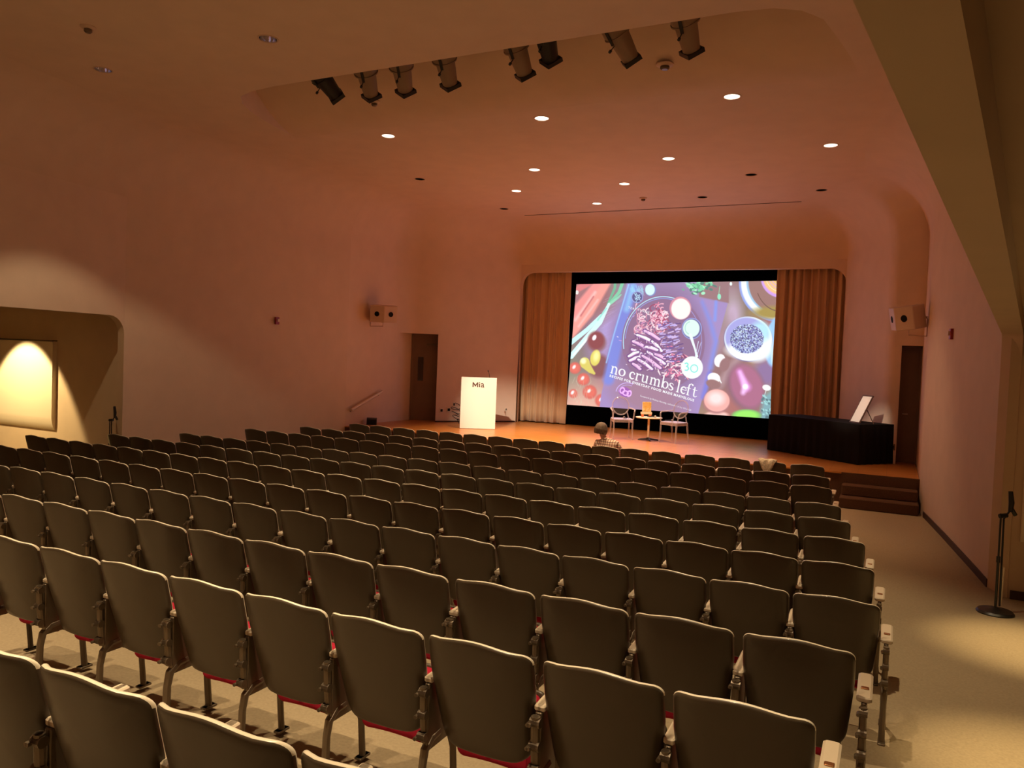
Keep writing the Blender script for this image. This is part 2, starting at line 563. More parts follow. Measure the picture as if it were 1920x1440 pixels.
# flat ceiling with round holes and the lighting slot
SLOT = [(-9.35, 10.3), (-9.18, 9.5), (-9.02, 8.95), (-8.84, 8.58), (-8.62, 8.33), (-8.3, 8.22), (-7.8, 8.17), (-1.6, 8.12), (-1.25, 8.17), (-1.0, 8.32), (-0.82, 8.6), (-0.72, 9.1), (-0.62, 9.7), (-0.55, 10.3)]
HR = 0.105
def ceiling():
    outer = [Vector(p) for p in (list(reversed(LT)) + RT + [RRT, LRT])]
    outer = [Vector(LRT)] + [Vector(p) for p in reversed(LT)] + [Vector(p) for p in RT] + [Vector(RRT)]
    verts, edges = [], []
    def loop(pts):
        o = len(verts)
        verts.extend(pts)
        for i in range(len(pts)):
            edges.append((o + i, o + (i + 1) % len(pts)))
    loop(outer)
    slot = [Vector(p) for p in SLOT]
    loop(slot)
    circles = []
    for cx, cy, st in CANS:
        c = [Vector((cx + HR * math.cos(2 * PI * k / 20), cy + HR * math.sin(2 * PI * k / 20))) for k in range(20)]
        circles.append((cx, cy))
        loop(c)
    for gx in range(-10, 0):
        for gy in range(-1, 17, 1):
            p = Vector((gx + 0.3, gy + 0.45))
            if all((p - Vector(c)).length > 0.3 for c in circles):
                verts.append(p)
    ov, oe, of, _, _, _ = delaunay_2d_cdt(verts, edges, [], 0, 1e-5)
    def inside(p, poly):
        c = False
        for i in range(len(poly)):
            a, b = poly[i], poly[i - 1]
            if (a[1] > p[1]) != (b[1] > p[1]) and p[0] < (b[0] - a[0]) * (p[1] - a[1]) / (b[1] - a[1]) + a[0]:
                c = not c
        return c
    fs = []
    for f in of:
        c = sum((ov[i] for i in f), Vector((0, 0))) / len(f)
        if not inside(c, outer) or inside(c, slot):
            continue
        if any((c - Vector(q)).length < HR * 0.98 for q in circles):
            continue
        fs.append(tuple(f))
    mb = MB()
    mb.add([(v[0], v[1], CEIL) for v in ov], fs)
    return struct(mb, 'ceiling', M['plaster'])
ceiling()

# the slot: a recess that rises towards the back and runs out smoothly to the front
def slot_h(y):
    s = min(max((y - 8.12) / (10.3 - 8.12), 0), 1)
    return 0.95 * (1 - s) ** 1.7
mb = MB()
def slot_x(y, side):
    pts = SLOT[:6] if side < 0 else SLOT[8:]
    pts = sorted([(p[1], p[0]) for p in pts])
    if y <= pts[0][0]:
        return pts[0][1]
    for (a, xa), (b, xb) in zip(pts, pts[1:]):
        if y <= b:
            return xa + (xb - xa) * (y - a) / (b - a)
    return pts[-1][1]
N = 18
yy = [8.2 + (10.3 - 8.2) * (k / N) for k in range(N + 1)]
for a, b in zip(yy, yy[1:]):
    mb.quad((slot_x(a, -1) - .05, a, CEIL + slot_h(a)), (slot_x(a, 1) + .05, a, CEIL + slot_h(a)), (slot_x(b, 1) + .05, b, CEIL + slot_h(b)), (slot_x(b, -1) - .05, b, CEIL + slot_h(b)))
mb.quad((-9, 8.05, CEIL + 1.0), (-0.7, 8.05, CEIL + 1.0), (-0.7, 8.25, CEIL + .93), (-9, 8.25, CEIL + .93))
for p, q in zip(SLOT, SLOT[1:]):
    mb.quad((*p, CEIL), (*q, CEIL), (*q, CEIL + max(slot_h(q[1]), 0) + .02), (*p, CEIL + max(slot_h(p[1]), 0) + .02))
o = struct(mb, 'trim_1', M['plaster'], label='raised lighting slot in the ceiling')

# narrow joint line in front of the flat ceiling
mb = MB()
mb.box((-5.24, 17.76, CEIL - 0.004), (6.6, 0.018, 0.012))
struct(mb, 'trim_2', M['castiron'], label='thin dark joint across the ceiling')

# side passages
mb = MB()
IR0, IR1 = (1.20, 9.55), (-0.53, -3.2)
mb.add([(IR0[0], IR0[1], VC), (5.6, IR0[1], VC), (5.6, -3.2, VC), (IR1[0], -3.2, VC)], [(0, 1, 2, 3)])
struct(mb, 'ceiling_passage', M['plaster_tan'])
mb = MB()
panel(mb, (1.10, 9.56), (5.6, 9.56), -0.1, VC)
panel(mb, (5.6, 9.56), (5.6, -3.2), -0.1, VC)
struct(mb, 'wall_passage', M['plaster_tan'])
mb = MB()
mb.add([(-12.13, 9.14, VC), (-18, 9.14, VC), (-18, -3.2, VC), (-10.41, -3.2, VC)], [(0, 1, 2, 3)])
mb.add([(-12.08, 9.3, VC), (-18, 9.3, VC), (-18, 9.14, VC), (-12.08, 9.14, VC)], [(0, 1, 2, 3)])
struct(mb, 'ceiling_passage_left', M['plaster_tan'])
mb = MB()
panel(mb, (-12.06, 9.3), (-18, 9.3), -0.1, VC)
panel(mb, (-18, 9.3), (-18, -3.2), -0.1, VC)
struct(mb, 'wall_passage_left', M['plaster_tan'])

# baseboards
mb = MB()
def base(mb, p, q, h=0.09, t=0.012, z=None):
    p, q = Vector(p), Vector(q)
    d = (q - p).normalized()
    n = Vector((-d.y, d.x)) * t
    k = max(1, int((q - p).length / 0.8))
    for i in range(k):
        a, b = p + (q - p) * i / k, p + (q - p) * (i + 1) / k
        za = floor_z(a.y) if z is None else z
        zb = floor_z(b.y) if z is None else z
        mb.add([(*a, za), (*b, zb), (*b, zb + h), (*a, za + h), (*(a + n), za), (*(b + n), zb), (*(b + n), zb + h), (*(a + n), za + h)],
               [(0, 1, 2, 3), (4, 5, 6, 7), (3, 2, 6, 7), (0, 1, 5, 4), (0, 3, 7, 4), (1, 2, 6, 5)])
base(mb, RW[4], (0.56, 13.9))
base(mb, (5.6, 9.54), (1.22, 9.54), t=0.012)
struct(mb, 'baseboard_right', M['dark_trim'])
mb = MB()
base(mb, (-11.38, 14.4), (-11.99, 9.12))
base(mb, (-9.13, 18.88), (-10.56, 17.1), h=0.03, z=STG)
struct(mb, 'baseboard_left', M['dark_trim'])

# stage floor, its fascia and the steps
mb = MB()
mb.add([(-11.36, 14.45, STG), (0.49, 14.45, STG), (0.49, 16.9, STG), (-0.3, 19.7, STG), (-9.8, 19.7, STG), (-11.6, 17.6, STG), (-11.6, 16.4, STG)], [(0, 1, 2, 3, 4, 5, 6)])
mb.box((-6.03, 14.44, STG - 0.01), (10.66, 0.03, 0.025))
struct(mb, 'floor_stage', M['wood'], label='wooden stage floor')
mb = MB()
mb.quad((-11.4, 14.45, 0), (0.5, 14.45, 0), (0.5, 14.45, STG - 0.002), (-11.4, 14.45, STG - 0.002))
mb.quad((-0.7, 14.45, 0.0), (-0.7, 13.9, 0.0), (-0.7, 13.9, 0.02), (-0.7, 14.45, 0.02))
struct(mb, 'trim_3', M['carpet_brown'], label='brown carpet front of the stage')
st = empty('carpeted_steps', (-0.1, 14.0, 0.02))
tag(st, 'brown carpeted steps leading up to the right end of the stage', 'steps')
H = (STG - 0.02) / 3
for k in range(3):
    m = MB()
    yk = 13.9 + k * 0.275 - 14.0
    d = 14.45 - (13.9 + k * 0.275) if k < 2 else 0.02
    w = 1.18 - 0.03 * k
    if k < 2:
        m.rbox((0.0, yk + d / 2, H * k + H / 2), (w, d, H - 0.001), 0.03)
    else:
        m.box((0.0, 14.44 - 14.0 , H * k + H / 2 - 0.004), (w, 0.016, H - 0.012))
    m.obj('step', M['carpet_brown'], st)

# doors beside the stage
def door(name, p, q, back, label):
    p, q, b = Vector(p), Vector(q), Vector(back)
    pb, qb = p + b, q + b
    L = (qb - pb).length
    ang = math.atan2(qb.y - pb.y, qb.x - pb.x)
    root = empty(name, (pb.x, pb.y, STG + 0.002), ang)
    root['kind'] = 'structure'
    root['label'] = label
    m = MB()
    m.box((L / 2, 0.03, 1.12), (L - 0.06, 0.045, 2.24))
    m.obj('door_leaf', M['door'], root)
    m = MB()
    m.box((0.02, 0.0, 1.13), (0.04, 0.1, 2.26))
    m.box((L - 0.02, 0.0, 1.13), (0.04, 0.1, 2.26))
    m.box((L / 2, 0.0, 2.25), (L, 0.1, 0.03))
    m.obj('door_frame', M['door'], root)
    m = MB()
    m.box((L / 2, 0.035, -0.0), (L - .06, 0.05, 0.03))
    m.obj('door_sweep', M['dark_trim'], root)
    return root, L
d1, L1 = door('door_1', (-11.4, 16.55), (-10.57, 17.12), (0.05, 0.55), 'brown door in the splayed wall left of the stage')
m = MB(); m.box((0.24, 0.0, 1.35), (0.14, 0.02, 0.62)); m.obj('door_window', M['door_glass'], d1)
m = MB(); m.box((L1 - 0.2, -0.02, 0.62), (0.035, 0.03, 0.2)); m.tube([(L1 - 0.2, -0.02, 0.66), (L1 - 0.2, -0.07, 0.66), (L1 - 0.3, -0.07, 0.66)], 0.011); m.obj('door_handle', M['black_metal'], d1)
m = MB(); m.box((0.5, -0.02, 2.0), (0.24, 0.06, 0.06)); m.tube([(0.5, -0.04, 2.0), (0.62, -0.12, 2.02), (0.7, -0.02, 2.03)], 0.008); m.obj('door_closer', M['castiron'], d1)
d2, L2 = door('door_2', (0.14, 16.5), (0.5, 16.5), (0.0, 0.4), 'brown door recessed right of the stage')
m = MB(); m.tube([(0.08, 0.0, 0.95), (0.08, -0.05, 0.95), (0.17, -0.05, 0.95)], 0.01); m.obj('door_handle', M['steel'], d2)

# ------------------------------------------------------------------ can lights
def can(kind):
    r = empty('recessed_can_light')
    m = MB()
    m.lathe([(HR - .004, 0.004), (HR + 0.004, -0.006), (HR + 0.018, -0.006), (HR + 0.018, 0.0), (HR + 0.004, 0.002)], 28, close=False)
    m.obj('trim_ring', M['plaster'] if kind != 'off' else M['speaker'], r)
    m = MB()
    m.lathe([(HR - 0.002, -0.002), (HR - 0.002, 0.03), (0.085, 0.09), (0.05, 0.14), (0.0005, 0.15)], 28, close=False)
    m.obj('reflector', {'lit': M['reflector'], 'dark': M['mask'], 'off': M['chrome']}[kind], r)
    if kind == 'lit':
        m = MB()
        m.lathe([(0.0005, 0.055), (0.03, 0.06), (0.05, 0.075), (0.055, 0.095), (0.04, 0.125), (0.0005, 0.135)], 20, close=False)
        m.obj('bulb', M['bulb'], r)
    return r
protos = {}
row_names = {6: 'nearest row over the seats', 10: 'row just beyond the spotlights', 13: 'row above the front seats', 15: 'row above the stage edge', 16: 'row nearest the stage opening'}
desc = {'lit': 'lit round ceiling can light', 'dark': 'unlit black round ceiling can light', 'off': 'unlit silvery round ceiling can light'}
byrow = {}
for c in CANS:
    byrow.setdefault(int(c[1]), []).append(c)
ordw = ['leftmost', 'second from left', 'third from left', 'fourth from left']
for key, cs in byrow.items():
    cs.sort()
    for i, (cx, cy, stt) in enumerate(cs):
        if stt not in protos:
            o = protos[stt] = can(stt)
        else:
            o = copy_tree(protos[stt])
        o.location = (cx, cy, CEIL)
        tag(o, '%s, %s in the %s' % (desc[stt], ordw[i] if i < len(cs) - 1 else 'rightmost', row_names[key]), 'ceiling light', 'recessed can lights in the auditorium ceiling')

# small round detectors on the ceiling
def detector(x, y, z, label, s=1.0):
    r = empty('smoke_detector', (x, y, z))
    m = MB(); m.lathe([(0.085 * s, 0.0), (0.085 * s, -0.012), (0.06 * s, -0.03)], 20); m.obj('base', M['speaker'], r)
    m = MB(); m.lathe([(0.045 * s, -0.03), (0.045 * s, -0.055), (0.03 * s, -0.07)], 16); m.obj('sensor', M['castiron'], r)
    tag(r, label, 'detector', 'round detectors on the ceiling')
detector(-2.745, 9.587, 6.04, 'round detector on the ceiling below the rightmost spotlight', 1.3)
detector(-8.48, 5.88, CEIL, 'round detector on the ceiling near the upper left corner of the photo')
detector(-7.168, 9.556, 6.05, 'round detector beside the second spotlight from the left')
detector(-5.08, 16.52, CEIL, 'round detector on the ceiling near the joint above the stage')

# ------------------------------------------------------------------ hanging spotlights
def spotlight(color):
    r = empty('theatre_spotlight')
    m = MB()
    m.lathe([(0.02, 0.30), (0.13, 0.29), (0.155, 0.24), (0.155, 0.02), (0.145, 0.0), (0.125, -0.02), (0.118, -0.12), (0.10, -0.30), (0.098, -0.33)], 24)
    for z in (0.22, 0.12, 0.0):
        m.lathe([(0.15, z - .008), (0.163, z - .008), (0.163, z + .008), (0.15, z + .008)], 24, close=False)
    m.obj('barrel', color, r)
    m = MB()
    m.lathe([(0.095, -0.31), (0.10, -0.33), (0.105, -0.345), (0.09, -0.35)], 24)
    for k in range(4):
        a = PI / 2 * k + PI / 4
        m.box((0, 0, 0), (0.21, 0.012, 0.05), T=Matrix.Translation((0, 0, -0.345)) @ Matrix.Rotation(a, 4, 'Z') @ Matrix.Translation((0, 0.10, 0)))
    m.obj('gel_frame', M['black_metal'], r)
    m = MB()
    m.box((0.17, 0, 0.16), (0.008, 0.035, 0.42))
    m.box((-0.17, 0, 0.16), (0.008, 0.035, 0.42))
    m.box((0, 0, 0.375), (0.348, 0.035, 0.01))
    m.obj('yoke', M['black_metal'], r)
    for s in (-1, 1):
        m = MB()
        m.tube([(s * 0.10, 0.03, -0.08), (s * 0.21, 0.03, -0.08)], 0.006)
        m.tube([(s * 0.205, 0.03, -0.08), (s * 0.235, 0.03, -0.08)], 0.017)
        m.obj('knob', M['black_metal'], r)
    m = MB()
    m.tube([(0, 0, 0.37), (0, 0, 0.5)], 0.02)
    m.rbox((0, 0, 0.50), (0.09, 0.05, 0.07), 0.01)
    m.obj('clamp', M['black_metal'], r)
    return r
SP = [((-7.27, 8.42), (-7.23, 8.78), 'b'), ((-6.50, 8.42), (-6.61, 8.75), 't'), ((-5.93, 8.42), (-6.05, 8.75), 't'), ((-5.28, 8.42), (-5.35, 8.75), 't'),
      ((-4.28, 8.42), (-4.27, 8.75), 't'), ((-3.87, 8.42), (-3.90, 8.68), 'b'), ((-3.03, 8.42), (-2.90, 8.75), 't'), ((-2.23, 8.42), (-2.20, 8.75), 't')]
SPN = ['leftmost, tilted black', 'second from left, tan', 'third from left, tan', 'fourth from left, tan', 'fifth from left, tan beside the upright black', 'upright black', 'second from right, tan', 'rightmost tan']
proto = {'b': spotlight(M['black_metal']), 't': spotlight(M['fixture'])}
used = set()
for i, (c, b, k) in enumerate(SP):
    C_, B_ = Vector((*c, 6.10)), Vector((*b, {0: 5.87, 5: 5.90}.get(i, 5.80)))
    d = (B_ - C_).normalized()
    o = proto[k] if k not in used else copy_tree(proto[k])
    used.add(k)
    o.location = B_ - d * 0.36
    o.rotation_euler = (-d).to_track_quat('Z', 'X').to_euler()
    tag(o, '%s theatre spotlight hanging in the ceiling slot' % SPN[i], 'spotlight', 'theatre spotlights in the ceiling slot')
mb = MB()
mb.tube([(-8.0, 8.28, 6.42), (-1.6, 8.28, 6.42)], 0.024, 10)
for x in (-7.8, -4.8, -1.8):
    mb.tube([(x, 8.28, 6.42), (x, 8.28, 6.78)], 0.012)
o = mb.obj('lighting_pipe', M['black_metal'])
tag(o, 'black pipe in the ceiling slot that carries the spotlights', 'pipe')

# ------------------------------------------------------------------ curtains
def curtain(xa, xb, y, zb, zt, amp, seed, edge):
    rnd = random.Random(seed)
    mb = MB()
    n = 150
    ph = [rnd.uniform(0, 6.28) for _ in range(6)]
    fr = [rnd.uniform(0.8, 1.2) for _ in range(6)]
    rows = 14
    P = []
    for j in range(rows + 1):
        v = j / rows
        z = zb + (zt - zb) * v
        row = []
        for i in range(n + 1):
            u = i / n
            x = xa + (xb - xa) * u
            w = 34 * x
            drift = 0.35 * (1 - v) * math.sin(ph[5] + 3 * u)
            y_ = amp * (0.55 * math.sin(w * fr[0] + ph[0] + drift) + 0.35 * math.sin(w * 0.43 * fr[1] + ph[1] + drift * 2) + 0.2 * math.sin(w * 2.1 * fr[2] + ph[2]))
            y_ = y_ * (0.75 + 0.35 * (1 - v))
            if edge:
                t = (xb - x) / 0.30 if edge > 0 else (x - xa) / 0.22
                if t < 1:
                    y_ = y_ * max(t, 0.15) - 0.05 * (1 - t)
            row.append((x + 0.012 * math.sin(z * 2 + i * .2) * (1 - v), y + y_, z))
        P += row
    fs = []
    for j in range(rows):
        for i in range(n):
            a = j * (n + 1) + i
            fs.append((a, a + 1, a + n + 2, a + n + 1))
    mb.add(P, fs)
    return mb
def curtain_thing(mb, label):
    o = mb.obj('stage_curtain', M['curtain'], None, 60)
    s = o.modifiers.new('thickness', 'SOLIDIFY'); s.thickness = 0.012
    tag(o, label, 'curtain', 'gold curtains either side of the screen')
curtain_thing(curtain(-9.45, -7.78, 19.24, STG + 0.03, 4.86, 0.10, 3, 1), 'gold brown pleated curtain left of the projection screen, its foot lit')
curtain_thing(curtain(-2.55, -0.75, 19.24, STG + 0.03, 4.86, 0.12, 8, -1), 'darker gold brown pleated curtain right of the projection screen')

# ------------------------------------------------------------------ projection screen
SY = 19.40
screen = empty('projection_screen', (-5.15, SY + 0.06, STG))
tag(screen, 'large projection screen showing a cookbook cover among vegetables and bowls', 'screen')
_HX = np.array([[0.019541469870218632, 0.0011006614853476513, -33.46220583661598], [0.002000768582441624, -0.02180089415728409, 16.060081262500574], [0.0004968913623865619, -1.5239265317794931e-05, 1.0]])
_HI = np.linalg.inv(_HX)
def art_to_wall(x, y):
    """slide artwork coordinates -> metres on the screen plane (x, z)"""
    q = _HX @ np.array([x, y, 1.0])
    return q[0] / q[2], q[1] / q[2]

m = MB()
m.box((-5.15 + 5.15, 0.03, 2.0), (6.0, 0.03, 4.25))
m.box((0, -0.03, 0.235), (6.0, 0.03, 0.45))
m.obj('masking_cloth', M['mask'], screen)

class Art:
    def __init__(s, X, Y):
        s.X, s.Y = X, Y
        s.C = np.zeros(X.shape + (3,))
    def fill(s, mask, c, a=1.0):
        c = np.array(c, float)
        mk = np.clip(mask, 0, 1)[..., None] * a
        s.C = s.C * (1 - mk) + c * mk
    def ell(s, cx, cy, rx, ry, c, ang=0, soft=0.8, a=1.0):
        t = math.radians(ang)
        dx, dy = s.X - cx, s.Y - cy
        u, v = dx * math.cos(t) + dy * math.sin(t), -dx * math.sin(t) + dy * math.cos(t)
        d = np.sqrt((u / rx) ** 2 + (v / ry) ** 2)
        s.fill((1 - d) * min(rx, ry) / soft + 0.5, c, a)
    def ring(s, cx, cy, rx, ry, w, c, ang=0, soft=0.7, a=1.0, a0=None, a1=None):
        t = math.radians(ang)
        dx, dy = s.X - cx, s.Y - cy
        u, v = dx * math.cos(t) + dy * math.sin(t), -dx * math.sin(t) + dy * math.cos(t)
        d = (np.sqrt((u / rx) ** 2 + (v / ry) ** 2) - 1) * min(rx, ry)
        mk = (w / 2 - np.abs(d)) / soft + 0.5
        if a0 is not None:
            th = np.degrees(np.arctan2(dy, dx)) % 360
            ok = (th >= a0) & (th <= a1) if a0 <= a1 else ((th >= a0) | (th <= a1))
            mk = np.where(ok, mk, 0)
        s.fill(mk, c, a)
    def line(s, pts, w, c, soft=0.7, a=1.0):
        ws = w if isinstance(w, (list, tuple)) else [w] * len(pts)
        best = np.full(s.X.shape, -1e3)
        x0 = min(p[0] for p in pts) - max(ws) - 2; x1 = max(p[0] for p in pts) + max(ws) + 2
        y0 = min(p[1] for p in pts) - max(ws) - 2; y1 = max(p[1] for p in pts) + max(ws) + 2
        sel = (s.X > x0) & (s.X < x1) & (s.Y > y0) & (s.Y < y1)
        if not sel.any():
            return
        X, Y = s.X[sel], s.Y[sel]
        bst = np.full(X.shape, -1e3)
        for (p, q, wp, wq) in zip(pts, pts[1:], ws, ws[1:]):
            dx, dy = q[0] - p[0], q[1] - p[1]
            L2 = dx * dx + dy * dy + 1e-9
            t = np.clip(((X - p[0]) * dx + (Y - p[1]) * dy) / L2, 0, 1)
            d = np.hypot(X - p[0] - t * dx, Y - p[1] - t * dy)
            bst = np.maximum(bst, (wp + (wq - wp) * t) / 2 - d)
        mk = np.clip(bst / soft + 0.5, 0, 1)[:, None] * a
        s.C[sel] = s.C[sel] * (1 - mk) + np.array(c, float) * mk
    def poly(s, pts, c, soft=0.7, a=1.0):
        """convex polygon, clockwise on the page"""
        mk = np.full(s.X.shape, 1e3)
        n = len(pts)
        for i in range(n):
            (x0, y0), (x1, y1) = pts[i], pts[(i + 1) % n]
            L = math.hypot(x1 - x0, y1 - y0)
            d = ((x1 - x0) * (s.Y - y0) - (y1 - y0) * (s.X - x0)) / L
            mk = np.minimum(mk, d)
        s.fill(mk / soft + 0.5, c, a)

def paint(X, Y):
    A = Art(X, Y)
    rnd = random.Random(11)
    # table top
    base = np.stack([148 + 18 * np.sin(X / 37 + Y / 51), 112 + 12 * np.sin(X / 29 - Y / 43), 110 + 14 * np.sin(X / 61 + 1)], -1)
    A.C = base
    A.ell(1090, 770, 70, 45, (226, 170, 150), soft=60)
    A.ell(1150, 620, 34, 60, (172, 148, 208), 20, soft=40)
    A.ell(1120, 560, 30, 40, (150, 100, 105), 20, soft=30)
    A.ell(1300, 540, 90, 18, (150, 118, 128), soft=14)
    A.ell(1240, 542, 60, 14, (142, 132, 190), soft=14)
    A.ell(1374, 590, 16, 34, (188, 160, 185), soft=20)
    A.ell(1350, 640, 16, 40, (160, 125, 140), 15, soft=20)
    A.ell(1360, 700, 26, 60, (140, 100, 100), 35, soft=22)
    A.ell(1368, 695, 8, 50, (170, 135, 140), 35, soft=10)
    A.ell(1435, 700, 24, 26, (135, 105, 150), soft=20)
    for _ in range(60):
        x, y = rnd.uniform(1125, 1180), rnd.uniform(560, 680)
        A.line([(x, y), (x + 14, y - 7)], 0.8, (200, 176, 226), a=0.35)
    # carrots
    A.line([(1078, 545), (1100, 530), (1118, 515)], [10, 15, 18], (214, 116, 116), soft=3)
    A.line([(1072, 600), (1096, 566), (1122, 530)], [30, 22, 16], (236, 140, 136), soft=5)
    A.line([(1068, 625), (1102, 585), (1138, 528)], [20, 20, 14], (246, 150, 138), soft=5)
    A.line([(1078, 600), (1115, 548)], 5, (252, 186, 180), soft=5)
    A.line([(1084, 612), (1120, 562)], 3, (252, 186, 180), soft=4)
    A.line([(1088, 592), (1112, 556)], 2.5, (190, 96, 100), soft=3)
    A.ell(1081, 548, 3, 4, (225, 220, 215))
    # spring onions
    A.line([(1139, 570), (1152, 540), (1153, 520)], [4, 5, 5], (108, 172, 138))
    A.line([(1139, 572), (1160, 548), (1170, 520)], [4, 6, 6], (120, 198, 158))
    A.line([(1141, 571), (1158, 558), (1164, 552)], [5, 4, 2], (140, 212, 178))
    A.line([(1070, 642), (1100, 618), (1126, 592)], [9, 8, 6], (196, 240, 236))
    A.line([(1070, 668), (1098, 634), (1124, 604), (1141, 570)], [10, 9, 9, 5], (206, 246, 238))
    A.line([(1074, 666), (1108, 626)], 3, (252, 255, 255))
    A.line([(1120, 600), (1136, 578)], 3, (150, 224, 214), soft=2)
    # dark onion and tomatoes on the left
    A.ell(1118, 642, 18, 18, (140, 92, 100), soft=6)
    A.ell(1117, 638, 15, 17, (134, 62, 66), soft=5)
    A.ell(1113.5, 633, 3.6, 5.5, (255, 235, 245), 25, soft=1.5)
    A.ell(1122, 686, 20, 22, (128, 74, 78), soft=8)
    A.ell(1115.5, 671, 9.4, 15.2, (222, 206, 92), 12, soft=2)
    A.ell(1117, 668, 5, 9, (246, 238, 150), 12, soft=5)
    A.ell(1095.5, 680, 9.3, 10, (222, 212, 112), soft=2)
    A.line([(1096, 682), (1106, 694), (1113, 700)], [18, 11, 5], (216, 198, 92), soft=2)
    A.ell(1093, 677, 5, 5, (252, 246, 190), soft=4)
    for (x, y, r) in ((1077, 690, 11), (1093, 711, 11.5), (1105, 735, 13), (1127, 751, 12), (1074, 738, 8)):
        A.ell(x, y, r, r, (206, 92, 82), soft=4)
        A.ell(x, y, r * 0.75, r * 0.75, (226, 104, 88), soft=6)
        A.ell(x - 1.5, y - 2, 2.6, 4, (255, 240, 240), 35, soft=2)
    for _ in range(34):
        x, y = rnd.uniform(1072, 1110), rnd.uniform(705, 762)
        A.line([(x, y), (x + rnd.uniform(-5, 5), y + rnd.uniform(4, 12))], 1.0, (210, 200, 170), a=0.4)
    # book cover
    A.poly([(1178, 515), (1306, 520), (1364, 569), (1305, 790), (1120, 790), (1126, 742)], (156, 130, 186), soft=1.5)
    A.poly([(1178, 500), (1310, 500), (1364, 520), (1364, 569), (1306, 558), (1262, 548), (1178, 530)], (150, 128, 170), soft=2, a=0.9)
    A.poly([(1310, 525), (1366, 525), (1366, 568), (1310, 556)], (146, 108, 112), soft=2)
    A.ell(1235, 640, 90, 110, (136, 106, 146), soft=30)
    A.ell(1215, 745, 70, 34, (156, 116, 140), 16, soft=26)
    A.line([(1178, 534), (1152, 622), (1136, 680)], [3, 3, 2], (170, 225, 250), soft=1.5)
    A.line([(1186, 540), (1164, 612), (1150, 668), (1140, 712)], [18, 20, 22, 20], (112, 128, 222), soft=8, a=0.85)
    A.line([(1186, 536), (1174, 580)], 10, (138, 190, 236), soft=8, a=0.8)
    for _ in range(40):
        x, y = rnd.uniform(1180, 1204), rnd.uniform(534, 546)
        A.line([(x, y), (x + 3, y + 8)], 1.2, (150, 214, 240), a=0.5)
    A.line([(1316, 566), (1330, 600), (1342, 640), (1332, 690)], [6, 8, 9, 10], (124, 134, 220), soft=7, a=0.8)
    A.line([(1342, 566), (1340, 600)], 6, (128, 142, 226), soft=4)
    A.line([(1330, 700), (1318, 745)], 9, (120, 118, 210), soft=6)
    # plate
    A.ell(1243, 641, 78, 88, (134, 98, 132), soft=1.5)
    A.ring(1243, 641, 75, 85, 1.6, (172, 220, 252), a0=170, a1=300)
    A.ring(1243, 641, 71.5, 81.5, 1.1, (130, 150, 226), a0=185, a1=290)
    A.ring(1243, 641, 72, 84, 1.2, (150, 148, 220), a0=300, a1=60, a=0.8)
    # sliced meat and pickled onion
    for k in range(210):
        t = rnd.random()
        if k < 70:      # curls at the top
            x, y = rnd.gauss(1238, 12), rnd.gauss(598, 12)
            c = rnd.choice([(240, 168, 190), (222, 120, 150), (252, 214, 222), (150, 60, 90)])
            A.ring(x, y, rnd.uniform(4, 9), rnd.uniform(3, 7), 1.7, c, rnd.uniform(0, 180), a0=rnd.uniform(0, 200), a1=rnd.uniform(200, 360))
        elif k < 140:   # onion to the lower right
            x, y = rnd.gauss(1262, 16), rnd.gauss(684, 12)
            c = rnd.choice([(246, 150, 170), (224, 110, 150), (255, 220, 225), (120, 60, 100)])
            A.line([(x, y), (x + rnd.uniform(-10, 10), y + rnd.uniform(-8, 8)), (x + rnd.uniform(-12, 12), y + rnd.uniform(-8, 8))], 1.8, c)
        else:
            x, y = rnd.gauss(1208, 10), rnd.gauss(620, 16)
            A.ring(x, y, rnd.uniform(5, 10), rnd.uniform(4, 8), 1.3, rnd.choice([(240, 190, 205), (200, 120, 150)]), rnd.uniform(0, 180), a0=rnd.uniform(0, 200), a1=rnd.uniform(200, 360))
    A.ell(1212, 660, 32, 34, (122, 78, 118), -25, soft=8)
    sl = [((1186, 640), (1212, 652)), ((1194, 628), (1226, 642)), ((1208, 620), (1236, 636)), ((1184, 655), (1206, 666)), ((1222, 640), (1240, 658)), ((1180, 676), (1202, 668)),
          ((1186, 682), (1200, 692)), ((1196, 674), (1222, 692)), ((1204, 667), (1238, 690)), ((1214, 660), (1246, 682)), ((1210, 650), (1232, 656)), ((1178, 668), (1196, 660)), ((1228, 664), (1246, 672))]
    for (p, q) in sl:
        A.line([p, q], 8.6, (112, 72, 128))
        A.line([p, ((p[0] + q[0]) / 2, (p[1] + q[1]) / 2 - 1), q], [4, 6, 4], rnd.choice([(244, 226, 240), (236, 190, 226), (250, 240, 244)]))
        A.line([(p[0] + 2, p[1] + 2), (q[0] - 2, q[1] + 2)], 1.2, (204, 140, 196))
    for j in range(11):
        for _ in range(10):
            x, y = 1232 + j * 1.2 + rnd.uniform(0, 34), 606 + j * 7 + rnd.uniform(-3, 3)
            c = rnd.choice([(176, 160, 224), (208, 180, 232), (96, 66, 120), (110, 80, 140)])
            A.line([(x, y), (x + rnd.uniform(4, 10), y - rnd.uniform(0, 3))], 2.0, c)
    for _ in range(90):
        x, y = rnd.gauss(1215, 22), rnd.gauss(655, 26)
        A.line([(x, y), (x + rnd.uniform(-6, 6), y + rnd.uniform(-4, 4))], 1.3, rnd.choice([(255, 236, 246), (140, 80, 140), (206, 150, 214)]), a=0.8)
    # three small bowls, spoon and badge
    A.ell(1219, 543.5, 10.5, 11.5, (120, 128, 190))
    A.ell(1218, 543, 9, 10.5, (206, 246, 236), soft=1.5)
    A.ell(1194, 557, 11, 11, (150, 160, 220)); A.ell(1194, 557, 9.5, 9.5, (84, 78, 130))
